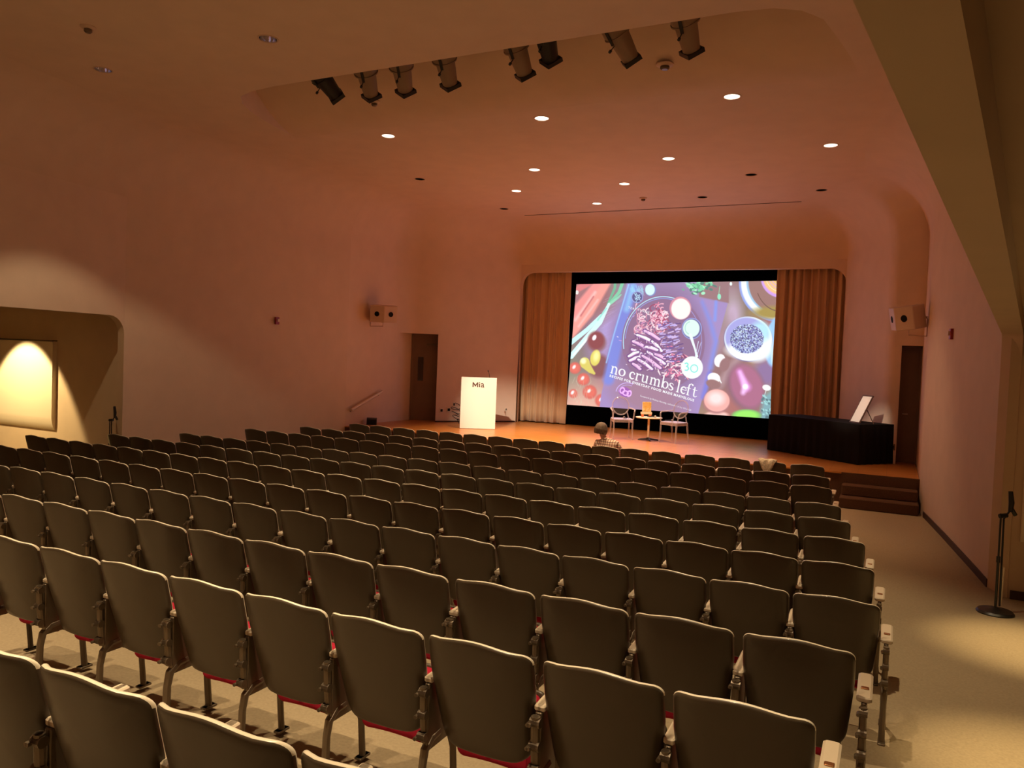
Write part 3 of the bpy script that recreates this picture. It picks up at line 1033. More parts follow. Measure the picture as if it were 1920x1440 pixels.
    for _ in range(22):
        a, r = rnd.uniform(0, 6.28), rnd.uniform(0, 7.5)
        A.line([(1194 + r * math.cos(a), 557 + r * math.sin(a)), (1194 + r * math.cos(a) + rnd.uniform(-4, 4), 557 + r * math.sin(a) + rnd.uniform(-4, 4))], 1.1, (176, 216, 240))
    A.ell(1275, 577.5, 20.5, 21.5, (206, 130, 150))
    A.ell(1276, 579, 18, 19.5, (255, 240, 232), soft=2)
    A.ell(1296.5, 616, 19, 20, (140, 150, 214)); A.ell(1296.5, 616, 17.3, 18.4, (104, 96, 150)); A.ell(1295.5, 615.5, 15.6, 16.5, (214, 246, 232), soft=1.5)
    A.ring(1295, 615, 11, 12, 1.5, (160, 214, 196), a0=90, a1=260)
    A.line([(1294, 628), (1303, 656), (1306, 668)], [6, 3.5, 5], (226, 240, 248))
    A.line([(1303, 668), (1309, 640)], 1.2, (210, 222, 248)); A.line([(1307, 664), (1314, 642)], 1.0, (190, 196, 240))
    A.ell(1297, 689, 20.3, 21, (244, 255, 252), soft=1.2)
    g = (120, 226, 214)
    A.line([(1284, 681.5), (1287, 680.5), (1289.5, 682.5), (1289, 685.5), (1286.5, 686.8), (1289.5, 688.4), (1290.5, 691.5), (1288, 694.3), (1284, 694)], 2.2, g)
    A.ring(1301, 691, 6.6, 6.9, 1.9, g)
    A.ring(1301, 691, 3.6, 3.8, 0.8, (190, 236, 220), a=0.7)
    # parsley, garlic, plate of onion, bowl of pepper
    for _ in range(60):
        x, y = rnd.gauss(1308, 14), rnd.gauss(537, 6)
        A.ell(x, y, rnd.uniform(2, 6), rnd.uniform(1.5, 3.5), rnd.choice([(120, 206, 158), (96, 170, 130), (160, 232, 190), (80, 120, 110)]), rnd.uniform(-40, 40))
    A.line([(1349, 537), (1347, 552)], 1.2, (140, 200, 160)); A.ell(1348, 556, 3.4, 5.6, (140, 226, 190)); A.ell(1370, 532, 2.4, 3.4, (226, 240, 236))
    A.ell(1458, 530, 73, 73, (140, 156, 226), soft=1.5)
    A.ell(1458, 530, 69, 68, (244, 252, 255), soft=3)
    A.ell(1460, 528, 61, 62, (150, 190, 224), soft=2)
    A.ell(1461, 528, 58, 60, (148, 108, 102), soft=2)
    A.ell(1455, 586, 46, 12, (160, 136, 66), soft=8)
    A.ring(1462, 525, 46, 58, 1.6, (110, 78, 70), a0=20, a1=150)
    A.ell(1464, 520, 38, 38, (202, 150, 230), soft=2)
    A.ell(1464, 518, 34, 34, (244, 190, 120), soft=3)
    for k in range(6):
        A.ring(1466, 516, 31 - 5 * k, 31 - 5 * k, 1.2, rnd.choice([(206, 140, 90), (200, 150, 220), (250, 220, 190)]))
    A.ell(1456, 640, 22, 48, (150, 196, 250), 8, soft=3)
    A.ell(1458, 668, 12, 22, (210, 240, 255), 8, soft=4)
    A.ell(1402, 636, 46, 42.5, (128, 112, 150), 8, soft=2)
    A.ell(1402.5, 635, 45, 41.5, (234, 250, 255), 8, soft=1.2)
    A.ell(1400, 633, 41, 38, (160, 158, 222), 8, soft=4)
    A.ell(1418, 650, 30, 28, (238, 248, 255), soft=10)
    A.ell(1425, 622, 18, 18, (176, 226, 240), soft=12)
    A.ell(1398, 656, 36, 16, (246, 250, 255), soft=8)
    A.ell(1400, 635, 31.5, 27.5, (150, 160, 214), soft=2)
    for _ in range(1100):
        a, r = rnd.uniform(0, 6.283), math.sqrt(rnd.random())
        x, y = 1400 + 31 * r * math.cos(a), 635 + 27 * r * math.sin(a)
        A.line([(x, y), (x + rnd.uniform(-1.2, 1.2), y + 0.4)], 1.5, rnd.choice([(58, 50, 110), (80, 84, 150), (216, 240, 246), (190, 214, 240), (130, 120, 190), (70, 60, 90)]))
    A.ell(1349, 676, 10, 12.5, (250, 240, 244), 20, soft=1.2); A.ell(1358, 684, 9, 13, (146, 104, 106), 20, soft=2)
    A.ell(1338, 709, 12, 10, (252, 248, 242), 15, soft=1.2); A.ell(1337, 720, 14, 8, (146, 104, 104), 15, soft=2)
    A.line([(1345, 706), (1352, 718)], [5, 1.5], (246, 240, 236))
    A.ell(1398, 726, 34, 46, (136, 92, 108), -22, soft=10)
    A.ell(1400, 724, 29, 42, (166, 98, 128), -22, soft=7)
    A.line([(1386, 697), (1392, 712), (1400, 726)], [10, 12, 16], (216, 130, 206), soft=8)
    A.line([(1387, 698), (1393, 712), (1397, 726), (1393, 736)], [5, 8, 12, 8], (246, 190, 252), soft=7)
    A.ell(1397, 725, 5, 5, (255, 250, 255), soft=3)
    A.ell(1437, 727, 8, 5.5, (252, 250, 246), 15, soft=1.2)
    A.line([(1436, 732), (1433, 742)], 1.4, (220, 226, 226))
    A.poly([(1432, 742), (1452, 728), (1452, 800), (1420, 800)], (116, 166, 178), soft=10, a=0.9)
    for _ in range(40):
        x, y = rnd.uniform(1428, 1448), rnd.uniform(742, 785)
        A.ell(x, y, 2.4, 1.6, rnd.choice([(150, 206, 206), (80, 112, 120)]), rnd.uniform(0, 90))
    A.ell(1343, 779, 22, 8, (250, 190, 180), soft=3)
    A.ell(1343, 753, 25, 22.5, (170, 110, 112), soft=5)
    A.ell(1343.5, 751, 24, 21, (240, 168, 160), 5, soft=2)
    A.ell(1342, 747, 15, 12, (255, 222, 220), 5, soft=11)
    A.ell(1399, 780, 27, 12, (110, 180, 100), soft=4); A.ell(1399, 779, 23, 9.5, (146, 232, 92), soft=5)
    # small purple onion under the title
    A.ring(1176, 738, 22, 20, 1.6, (196, 164, 232), 10, a0=190, a1=300)
    A.ring(1176, 738, 18, 16, 1.2, (186, 150, 226), 10, a0=190, a1=300)
    A.ell(1171, 735, 12, 9, (150, 80, 170), 20, soft=2)
    for (x, y, rx, ry) in ((1166, 732, 4, 5), (1172, 737, 5, 4), (1179, 738, 3.5, 5)):
        A.ring(x, y, rx, ry, 2.4, (232, 172, 244), 20)
    # title in a bracketed serif face
    o = np.array((1143.5, 699.0)); ex = np.array((0.961, 0.276)); ey = np.array((0.276, -0.961)) * -1
    ey = np.array((0.20, -0.98))
    def L(*pts):
        return [tuple(o + ex * a + ey * b) for a, b in pts]
    W_ = (252, 252, 255)
    def st(w, *pts):
        A.line(L(*pts), w, W_, soft=0.6)
    def serif(a, b, w=4.6):
        st(1.1, (a - w / 2, b), (a + w / 2, b))
    xh = 13.5
    def arch(a, w):
        st(1.3, (a, 9.5), (a + w * .3, 12.8), (a + w * .6, 13.2))
        st(2.6, (a + w * .6, 13.0), (a + w * .92, 11.6), (a + w, 9), (a + w, 0.5))
    def g_n(a):
        st(2.6, (a, 0.5), (a, 12.6)); serif(a - .8, 13, 3); serif(a, 0.3); arch(a, 8); serif(a + 8, 0.3)
    def bowl(a, b, rx, ry, w):
        p = [(a + rx * math.cos(t), b + ry * math.sin(t)) for t in [2 * PI * k / 20 for k in range(21)]]
        ws = [w * (0.42 + 0.58 * abs(math.cos(2 * PI * k / 20))) for k in range(21)]
        A.line(L(*p), ws, W_, soft=0.6)
    def g_o(a): bowl(a + 6, 6.6, 5.3, 6.2, 3.0)
    def g_c(a):
        p = [(a + 5.4 + 4.8 * math.cos(t), 6.6 + 6.2 * math.sin(t)) for t in [math.radians(50 + 265 * k / 16) for k in range(17)]]
        A.line(L(*p), [1.4] + [1.4 + 1.6 * math.sin(PI * k / 15) for k in range(15)] + [1.0], W_, soft=0.6)
        A.ell(*L((a + 8.6, 10.4))[0], 1.5, 1.5, W_)
    def g_r(a):
        st(2.6, (a, 0.5), (a, 12.6)); serif(a - .8, 13, 3); serif(a + .3, 0.3, 5)
        st(1.4, (a, 8.5), (a + 2.5, 12.2), (a + 5.4, 13)); A.ell(*L((a + 6, 11.8))[0], 1.7, 1.5, W_)
    def g_u(a):
        st(2.6, (a, 12.8), (a, 4), (a + .8, 1.2)); serif(a - .8, 13, 3)
        st(1.4, (a + .8, 1.2), (a + 3.4, 0.2), (a + 7.8, 3)); st(2.6, (a + 8, 12.8), (a + 8, 0.5)); serif(a + 7.2, 13, 3); serif(a + 8.8, 0.3, 3)
    def g_m(a):
        st(2.6, (a, 0.5), (a, 12.6)); serif(a - .8, 13, 3); serif(a, 0.3); arch(a, 7.6); serif(a + 7.6, 0.3); arch(a + 7.6, 7.6); serif(a + 15.2, 0.3)
    def g_b(a): st(2.6, (a, 1), (a, 22)); serif(a - 1, 22, 3.2); bowl(a + 5.6, 6.6, 4.8, 6.2, 2.8)
    def g_s(a):
        p = [(8.6, 10.4), (7, 12.6), (4.4, 13), (2, 11.8), (2, 9.2), (4.6, 7.2), (7.6, 5.4), (8.8, 3), (7, .6), (4, .2), (1.8, 1.4), (1, 3.4)]
        A.line(L(*[(a + x, y) for x, y in p]), [1, 1.2, 1.3, 2, 2.6, 2.8, 2.8, 2.4, 1.6, 1.2, 1.2, 1], W_, soft=0.6)
    def g_l(a): st(2.6, (a, 0.5), (a, 22)); serif(a - 1, 22, 3.2); serif(a, 0.3)
    def g_e(a):
        p = [(a + 5.4 + 4.8 * math.cos(t), 6.6 + 6.2 * math.sin(t)) for t in [math.radians(8 + 310 * k / 16) for k in range(17)]]
        A.line(L(*p), [1.6] + [1.3 + 1.6 * math.sin(PI * k / 15) for k in range(15)] + [1.0], W_, soft=0.6)
        st(1.1, (a + .8, 7.3), (a + 10, 7.3))
    def g_f(a):
        st(2.6, (a, 0.5), (a, 17), (a + .8, 20)); st(1.4, (a + .8, 20), (a + 3.4, 22), (a + 6, 21.6)); A.ell(*L((a + 6.6, 20.4))[0], 1.6, 1.5, W_)
        serif(a, 13, 8); serif(a + .3, 0.3, 5)
    def g_t(a):
        st(2.4, (a, 17), (a, 4), (a + .8, 1.2)); st(1.3, (a + .8, 1.2), (a + 3.2, 0.2), (a + 6, 2.4)); serif(a + .8, 13, 8)
    g_n(2.5); g_o(15.5); g_c(36.5); g_r(50.5); g_u(62); g_m(78.5); g_b(100.5); g_s(112.5); g_l(131); g_e(136.5); g_f(150.5); g_t(162)
    return (255 - (255 - A.C) * 0.90) * 1.07

NX, NZ = 760, 470
cTL, cTR, cBR, cBL = (-7.700, 4.322), (-2.583, 4.375), (-2.532, 1.075), (-7.832, 1.085)
uu, vv = np.meshgrid(np.linspace(0, 1, NX), np.linspace(0, 1, NZ))
PX = (cTL[0] * (1 - uu) + cTR[0] * uu) * (1 - vv) + (cBL[0] * (1 - uu) + cBR[0] * uu) * vv
PZ = (cTL[1] * (1 - uu) + cTR[1] * uu) * (1 - vv) + (cBL[1] * (1 - uu) + cBR[1] * uu) * vv
den = _HI[2, 0] * PX + _HI[2, 1] * PZ + _HI[2, 2]
AX = (_HI[0, 0] * PX + _HI[0, 1] * PZ + _HI[0, 2]) / den
AY = (_HI[1, 0] * PX + _HI[1, 1] * PZ + _HI[1, 2]) / den
RGB = np.clip(paint(AX, AY), 0, 255) / 255.0
RGB = np.where(RGB <= 0.04045, RGB / 12.92, ((RGB + 0.055) / 1.055) ** 2.4)
me = bpy.data.meshes.new('projected_picture')
nv = NX * NZ
co = np.stack([PX.ravel() + 5.15, np.full(nv, -0.075), PZ.ravel() - STG], -1).astype(np.float32)
me.vertices.add(nv)
me.vertices.foreach_set('co', co.ravel())
ii = (np.arange(NZ - 1)[:, None] * NX + np.arange(NX - 1)[None, :]).ravel()
quads = np.stack([ii, ii + NX, ii + NX + 1, ii + 1], -1)
nf = len(quads)
me.loops.add(nf * 4)
me.loops.foreach_set('vertex_index', quads.ravel().astype(np.int32))
me.polygons.add(nf)
me.polygons.foreach_set('loop_start', (np.arange(nf) * 4).astype(np.int32))
me.update(calc_edges=True)
ca = me.color_attributes.new('slide', 'FLOAT_COLOR', 'POINT')
ca.data.foreach_set('color', np.concatenate([RGB.reshape(-1, 3), np.ones((nv, 1))], 1).ravel().astype(np.float32))
mp = bpy.data.materials.new('projected_slide')
mp.use_nodes = True
nt = mp.node_tree
b = nt.nodes['Principled BSDF']
b.inputs['Base Color'].default_value = (0.02, 0.02, 0.02, 1)
b.inputs['Roughness'].default_value = 1
b.inputs['Specular IOR Level'].default_value = 0
at = nt.nodes.new('ShaderNodeAttribute'); at.attribute_name = 'slide'
nt.links.new(at.outputs['Color'], b.inputs['Emission Color'])
b.inputs['Emission Strength'].default_value = 1.0
mp.cycles.emission_sampling = 'NONE'
me.materials.append(mp)
po = bpy.data.objects.new('projected_picture', me)
COL.objects.link(po)
po.parent = screen

# small lettering of the slide: flat glyph meshes on the screen
M['slide_text'] = mat('slide_lettering', (0.02, 0.02, 0.02), emit=(0.95, 0.95, 1.0), estr=1.0)
M['slide_text'].cycles.emission_sampling = 'NONE'
def glyphs(text, size, bold=0.0, spacing=1.0):
    cu = bpy.data.curves.new('text', 'FONT')
    cu.body = text
    cu.size = size
    cu.offset = bold
    cu.space_character = spacing
    cu.resolution_u = 2
    ob = bpy.data.objects.new('text', cu)
    COL.objects.link(ob)
    dg = bpy.context.evaluated_depsgraph_get()
    dg.update()
    me2 = ob.evaluated_get(dg).to_mesh()
    vs = [tuple(v.co) for v in me2.vertices]
    fs = [tuple(p.vertices) for p in me2.polygons]
    bpy.data.objects.remove(ob)
    bpy.data.curves.remove(cu)
    return vs, fs
m = MB()
def slide_text(text, p, q, size, bold, spacing=1.0, ratio=1.0):
    vs, fs = glyphs(text, size, bold, spacing)
    w = max(v[0] for v in vs)
    L = math.hypot(q[0] - p[0], q[1] - p[1])
    ex = ((q[0] - p[0]) / L, (q[1] - p[1]) / L)
    out = []
    for v in vs:
        a, b_ = v[0] * L / w, v[1] * ratio
        x, y = p[0] + ex[0] * a + 0.2 * b_, p[1] + ex[1] * a - 0.98 * b_
        X_, Z_ = art_to_wall(x, y)
        out.append((X_ + 5.15, -0.082, Z_ - STG))
    m.add(out, fs)
slide_text('RECIPES FOR EVERYDAY FOOD MADE MARVELOUS', (1142, 706.2), (1300.5, 753.0), 6.2, 0.26, 1.2)
m.obj('subtitle_lettering', M['slide_text'], screen, 0); m = MB()
slide_text('TERI TURNER', (1176.5, 578), (1222, 589.5), 5.8, 0.0, 1.15)
m.obj('name_lettering', M['slide_text'], screen, 0); m = MB()
slide_text('Foreword by Melissa Hartwig, cofounder of the Whole30', (1199.5, 743.5), (1295, 770.8), 4.6, 0.0, 1.05)
m.obj('foreword_lettering', M['slide_text'], screen, 0)

# soft bluish light that the bright slide sends into the room
lamp('AREA', 'slide_light', (-5.15, 19.2, 2.7), 20, (0.85, 0.70, 1.0), aim=(-5.15, 10, 2.5), shape='RECTANGLE', size=5.0, size_y=3.1)

# ------------------------------------------------------------------ lectern
ang = math.atan2(16.48 - 16.04, -8.49 + 9.21)
lec = empty('lectern', (-8.85, 16.26, STG), ang)
tag(lec, 'white lectern with brown letters on its brightly lit front, left on the stage', 'lectern')
m = MB()
w, d, h = 0.845, 0.50, 1.24
m.add([(-w / 2, 0, 0.01), (w / 2, 0, 0.01), (w / 2, 0, h), (-w / 2, 0, h), (-w / 2, 0.02, 0.01), (w / 2, 0.02, 0.01), (w / 2, 0.02, h), (-w / 2, 0.02, h)],
      [(0, 1, 2, 3), (4, 7, 6, 5), (3, 2, 6, 7), (0, 4, 5, 1), (0, 3, 7, 4), (1, 5, 6, 2)])
m.obj('front_panel', M['lectern'], lec)
for s in (-1, 1):
    m = MB()
    xa, xb = s * (w / 2 - 0.02), s * (w / 2 - 0.001)
    pr = [(0.021, 0.01), (d, 0.01), (d, h - 0.22), (0.14, h - 0.03), (0.021, h - 0.03)]
    vs = [(xa, y, z) for y, z in pr] + [(xb, y, z) for y, z in pr]
    n = len(pr)
    m.add(vs, [tuple(range(n)), tuple(reversed(range(n, 2 * n)))] + [(i, (i + 1) % n, n + (i + 1) % n, n + i) for i in range(n)])
    m.obj('side_panel', M['lectern'], lec)
m = MB()
m.box((0, 0.27, h - 0.10), (w - 0.045, 0.40, 0.02), T=Matrix.Translation((0, 0, 0)) @ Matrix.Translation((0, .27, h - .1)) @ Matrix.Rotation(-0.25, 4, 'X') @ Matrix.Translation((0, -.27, -h + .1)))
m.obj('reading_top', M['lectern'], lec)
m = MB()
m.tube([(0.25, 0.1, h - 0.06), (0.25, 0.1, h + 0.03), (0.235, 0.09, h + 0.1), (0.215, 0.06, h + 0.15)], 0.006)
m.tube([(0.215, 0.06, h + 0.145), (0.207, 0.045, h + 0.17)], 0.016)
m.obj('gooseneck_microphone', M['black_metal'], lec)
m = MB()
def flat(pts):
    m.add([(x - 0.155, -0.006, z + h - 0.235) for x, z in pts], [tuple(range(len(pts)))])
ch_ = 0.115
flat([(0, 0), (0.027, 0), (0.027, ch_), (0, ch_)])
flat([(0.108, 0), (0.135, 0), (0.135, ch_), (0.108, ch_)])
flat([(0.027, ch_), (0.027, ch_ - 0.045), (0.0675, 0.008), (0.0675, 0.055)])
flat([(0.108, ch_), (0.0675, 0.055), (0.0675, 0.008), (0.108, ch_ - 0.045)])
flat([(0.155, 0), (0.181, 0), (0.181, 0.082), (0.155, 0.082)])
flat([(0.155, 0.093), (0.181, 0.093), (0.181, ch_ + .002), (0.155, ch_ + .002)])
wmi = 0.181
vs, fs = glyphs('a', 0.215, 0.002)
m.add([(v[0] - 0.155 + wmi + 0.012, -0.006, v[1] + h - 0.235) for v in vs], fs)
m.obj('logo_lettering', M['logo'], lec, 0)

# ------------------------------------------------------------------ acrylic armchairs and round table on stage
def acrylic_chair(loc, rz, label):
    r = empty('acrylic_armchair', loc, rz)
    m = MB()
    # local: front is -Y
    m.rbox((0, 0.0, 0.455), (0.46, 0.43, 0.022), 0.06, seg=5)
    m.rbox((0, -0.2, 0.42), (0.42, 0.018, 0.06), 0.008)
    m.rbox((0.215, 0.0, 0.42), (0.018, 0.38, 0.06), 0.008)
    m.rbox((-0.215, 0.0, 0.42), (0.018, 0.38, 0.06), 0.008)
    m.obj('seat', M['acrylic'], r)
    m = MB()
    c = Vector((0, 0.235, 0.735)); tilt = math.radians(14)
    pts = []
    for k in range(33):
        a = 2 * PI * k / 32
        x, z = 0.19 * math.cos(a), 0.205 * math.sin(a)
        pts.append((x, c.y + z * math.sin(tilt), c.z + z * math.cos(tilt)))
    m.tube(pts, 0.013, 8, cap=False)
    inner = [(0.975 * (p[0]), c.y + (p[1] - c.y) * .975, c.z + (p[2] - c.z) * .975) for p in pts[:-1]]
    m.add(inner, [tuple(range(32))], mi=1)
    for s in (-1, 1):
        m.tube([(s * 0.19, 0.20, 0.455), (s * 0.155, 0.21, 0.58), (s * 0.135, 0.2, 0.615)], 0.013)
    m.obj('backrest', [M['acrylic'], M['acrylic_clear']], r)
    for s in (-1, 1):
        m = MB()
        m.tube([(s * 0.19, 0.24, 0.70), (s * 0.25, 0.10, 0.685), (s * 0.265, -0.12, 0.675), (s * 0.25, -0.17, 0.64), (s * 0.225, -0.185, 0.46)], [0.013, 0.016, 0.017, 0.015, 0.014])
        m.obj('armrest', M['acrylic'], r)
        for yy_, y2 in ((-0.185, -0.215), (0.19, 0.27)):
            m = MB()
            m.tube([(s * 0.21, yy_, 0.45), (s * 0.21, (yy_ + y2) / 2, 0.22), (s * 0.22, y2, 0.0)], [0.021, 0.017, 0.013])
            m.obj('leg', M['acrylic'], r)
    tag(r, label, 'chair', 'clear acrylic armchairs on stage')
    return r
acrylic_chair((-5.45, 16.85, STG), math.radians(28), 'clear acrylic armchair with round back, left of the small stage table')
acrylic_chair((-4.28, 16.95, STG), math.radians(-22), 'clear acrylic armchair with round back, right of the small stage table')
t = empty('round_side_table', (-4.86, 16.98, STG))
tag(t, 'small round cream pedestal table between the two acrylic chairs', 'table')
m = MB(); m.lathe([(0.29, 0.505), (0.30, 0.512), (0.30, 0.522), (0.292, 0.528)], 40); m.obj('table_top', M['table_top'], t)
m = MB(); m.lathe([(0.024, 0.04), (0.024, 0.5), (0.06, 0.505)], 16); m.obj('pole', M['table_top'], t)
m = MB(); m.lathe([(0.05, 0.03), (0.035, 0.06), (0.024, 0.07)], 16)
for k in range(4):
    a = PI / 2 * k + 0.5
    m.tube([(0, 0, 0.04), (0.21 * math.cos(a), 0.21 * math.sin(a), 0.02), (0.23 * math.cos(a), 0.23 * math.sin(a), 0.012)], [0.022, 0.016, 0.012])
m.obj('base', M['black_metal'], t)
TT = STG + 0.5285
tx, ty = -4.92, 16.98
m = MB(); m.rbox((0, 0, 0.025), (0.25, 0.07, 0.05), 0.01); bs = m.obj('book_stand', M['table_top'])
bs.location = (tx, ty - 0.02, TT + 0.06); bs.rotation_euler = (0, 0, 0.45)
tag(bs, 'small cream stand raised on the two amber glasses on the stage table', 'stand')
bk = empty('book', (tx + 0.0, ty + 0.0, TT + 0.111), 0.45)
tag(bk, 'upright book with colourful food cover displayed on the small stage table', 'book')
m = MB(); m.rbox((0, 0, 0.115), (0.2, 0.03, 0.225), 0.004, T=Matrix.Rotation(-0.06, 4, 'X')); m.obj('cover', M['paper'], bk)
def food_mat():
    mm = mat('book_cover_picture', (0.7, 0.5, 0.3), rough=0.4)
    nt = mm.node_tree; b = nt.nodes['Principled BSDF']
    tc = nt.nodes.new('ShaderNodeTexCoord'); v = nt.nodes.new('ShaderNodeTexVoronoi'); v.inputs['Scale'].default_value = 18
    r = nt.nodes.new('ShaderNodeValToRGB')
    els = r.color_ramp.elements
    els[0].color = (0.6, 0.35, 0.15, 1); els[1].color = (0.9, 0.85, 0.7, 1)
    e = els.new(0.5); e.color = (0.75, 0.5, 0.15, 1)
    nt.links.new(tc.outputs['Object'], v.inputs['Vector']); nt.links.new(v.outputs['Color'], r.inputs['Fac']); nt.links.new(r.outputs['Color'], b.inputs['Base Color'])
    return mm
M['food'] = food_mat()
m = MB(); m.box((0, -0.0165, 0.115), (0.19, 0.002, 0.215), T=Matrix.Rotation(-0.06, 4, 'X')); m.obj('cover_picture', M['food'], bk)
for k, dx in enumerate((-0.085, 0.085)):
    c, s = math.cos(0.45), math.sin(0.45)
    g = MB(); g.lathe([(0.028, 0.0), (0.034, 0.058), (0.030, 0.058), (0.025, 0.006)], 20, close=True)
    o = g.obj('amber_glass', M['glass_amber'])
    o.location = (tx + dx * c, ty - 0.02 + dx * s, TT)
    tag(o, ('left' if k == 0 else 'right') + ' of the two amber glasses under the stand on the stage table', 'glass', 'amber glasses on the stage table')
def handheld(loc, rz, label):
    r = empty('handheld_microphone', loc, rz)
    m = MB(); m.tube([(0, -0.16, 0.0), (0, 0.0, 0.0)], [0.011, 0.016]); m.obj('handle', M['black_metal'], r)
    m = MB(); m.lathe([(0.0005, -0.026), (0.018, -0.02), (0.027, 0.0), (0.02, 0.02), (0.0005, 0.027)], 16, T=Matrix.Translation((0, 0.02, 0)) @ Matrix.Rotation(PI / 2, 4, 'X'), close=False); m.obj('grille', M['steel'], r)
    tag(r, label, 'microphone', 'microphones on the stage furniture')
handheld((-5.38, 16.8, STG + 0.4945), 0.6, 'handheld microphone with silver head lying on the left acrylic chair seat')
handheld((-4.33, 16.9, STG + 0.4945), -0.8, 'handheld microphone with silver head lying on the right acrylic chair seat')
handheld((-4.70, 16.86, TT + 0.028), -1.2, 'microphone with silver head lying on the right edge of the stage table')

# ------------------------------------------------------------------ draped table with leaning frame
P0, P1, P2 = Vector((-0.49, 15.75)), Vector((-2.31, 17.19)), Vector((0.08, 16.5))
e1 = (P1 - P0); e2 = (P2 - P0)
dt = empty('draped_table', (P0.x, P0.y, STG))
tag(dt, 'long table hidden under a black floor-length cloth at the right of the stage', 'table')
m = MB()
def corner(a, b, z):
    p = e1 * a + e2 * b
    return (p.x, p.y, z)
HT = 0.755
m.add([corner(0, 0, HT), corner(0, 1, HT), corner(1, 1, HT), corner(1, 0, HT), corner(0, 0, HT - .02), corner(0, 1, HT - .02), corner(1, 1, HT - .02), corner(1, 0, HT - .02)],
      [(0, 1, 2, 3), (4, 7, 6, 5), (0, 3, 7, 4), (1, 0, 4, 5), (2, 1, 5, 6), (3, 2, 6, 7)])
m.obj('cloth_top', M['black_cloth'], dt)
m = MB()
ring = []
def edge(a, b, k):
    return [(a[0] + (b[0] - a[0]) * i / k, a[1] + (b[1] - a[1]) * i / k) for i in range(k)]
cs = [(0, 0), (1, 0), (1, 1), (0, 1)]
for (a, b, k) in ((cs[0], cs[1], 60), (cs[1], cs[2], 26), (cs[2], cs[3], 60), (cs[3], cs[0], 26)):
    ring += edge(a, b, k)
cen = (e1 + e2) / 2
vs = []
n = len(ring)
for j, (z, amp) in enumerate(((HT - .01, 0.0), (0.5, 0.006), (0.25, 0.012), (0.004, 0.02))):
    for i, (a, b) in enumerate(ring):
        p = e1 * a + e2 * b
        out = (p - cen).normalized()
        p = p + out * (amp * math.sin(i * 1.25) + amp * 0.6)
        vs.append((p.x, p.y, z))
m.add(vs, [(j * n + i, j * n + (i + 1) % n, (j + 1) * n + (i + 1) % n, (j + 1) * n + i) for j in range(3) for i in range(n)])
m.obj('cloth_skirt', M['black_cloth'], dt, 60)

fr = empty('picture_frame', (-0.60, 16.17, STG + HT + 0.002))
tag(fr, 'white sheet in a thin dark frame leaning back on the black draped table', 'frame')
ex_ = Vector((0.28, -0.36, 0.0)).normalized()
up_ = (Vector((0.215, 0.05, 0.53))).normalized()
nn = ex_.cross(up_).normalized()
T = Matrix((ex_, nn, up_)).transposed().to_4x4()
m = MB()
m.box((0, 0, 0.29), (0.27, 0.012, 0.53), T=T)
m.obj('sheet', M['paper'], fr)
m = MB()
for c, s in (((0, 0, 0.009), (0.30, 0.024, 0.018)), ((0, 0, 0.571), (0.30, 0.024, 0.018)), ((-0.142, 0, 0.29), (0.016, 0.024, 0.56)), ((0.142, 0, 0.29), (0.016, 0.024, 0.56))):
    m.box(c, s, T=T)
m.obj('frame_border', M['frame_wood'], fr)
m = MB()
s1, s2 = T @ Vector((0, 0.0, 0.4)), Vector((0.33, 0.05, 0.0))
m.tube([s1, s2], 0.008)
m.obj('easel_strut', M['frame_wood'], fr)

# ------------------------------------------------------------------ wall things
def wall_speaker(loc, aim_dir, wall_pt, label, flip):
    r = empty('wall_loudspeaker', loc)
    f = Vector(aim_dir).normalized()
    side = f.cross(Vector((0, 0, 1))).normalized()
    up = side.cross(f).normalized()
    T = Matrix((side, f, up)).transposed().to_4x4()
    m = MB()
    prof = [(-0.33, 0.06), (0.0, 0.18), (0.33, 0.06), (0.25, -0.22), (-0.25, -0.22)]
    k = len(prof)
    vs = [(x, y, -0.20) for x, y in prof] + [(x, y, 0.20) for x, y in prof]
    m.add(vs, [tuple(reversed(range(k))), tuple(range(k, 2 * k))] + [(i, (i + 1) % k, k + (i + 1) % k, k + i) for i in range(k)], T=T)
    c = m.obj('cabinet', M['speaker'], r)
    bv = c.modifiers.new('bevel', 'BEVEL'); bv.width = 0.018; bv.segments = 3
    for s in (-1, 1):
        m = MB()
        PT = T @ Matrix.Translation((s * 0.165, 0.1215, 0.0)) @ Matrix.Rotation(-s * math.atan2(0.12, 0.33), 4, 'Z') @ Matrix.Rotation(-PI / 2, 4, 'X')
        m.lathe([(0.048, 0), (0.055, 0.006), (0.06, 0.0)], 20, T=PT, close=False)
        m.lathe([(0.05, 0.0), (0.05, 0.002)], 20, T=PT)
        m.obj('port', M['black'], r)
    m = MB()
    w0 = Vector(wall_pt) - Vector(loc)
    m.tube([T @ Vector((0, -0.05, -0.20)), T @ Vector((0, -0.05, -0.20)) + Vector((0, 0, -0.10)), (w0.x, w0.y, T.translation.z - 0.30), (w0.x, w0.y, 0.0)], 0.012)
    m.tube([(w0.x, w0.y, 0.02), T @ Vector((0, -0.2, 0.0))], 0.02)
    m.obj('bracket', M['speaker'], r)
    tag(r, label, 'speaker', 'cream loudspeakers on the side walls')
wall_speaker((-11.0, 15.3, 3.22), (0.62, -0.75, -0.12), (-11.37, 15.3, 3.1), 'cream wall loudspeaker with two round ports above the left stage door', 1)
wall_speaker((0.14, 14.75, 3.23), (-0.84, -0.54, -0.2), (0.49, 14.85, 3.1), 'cream wall loudspeaker with two round ports on the right wall', -1)

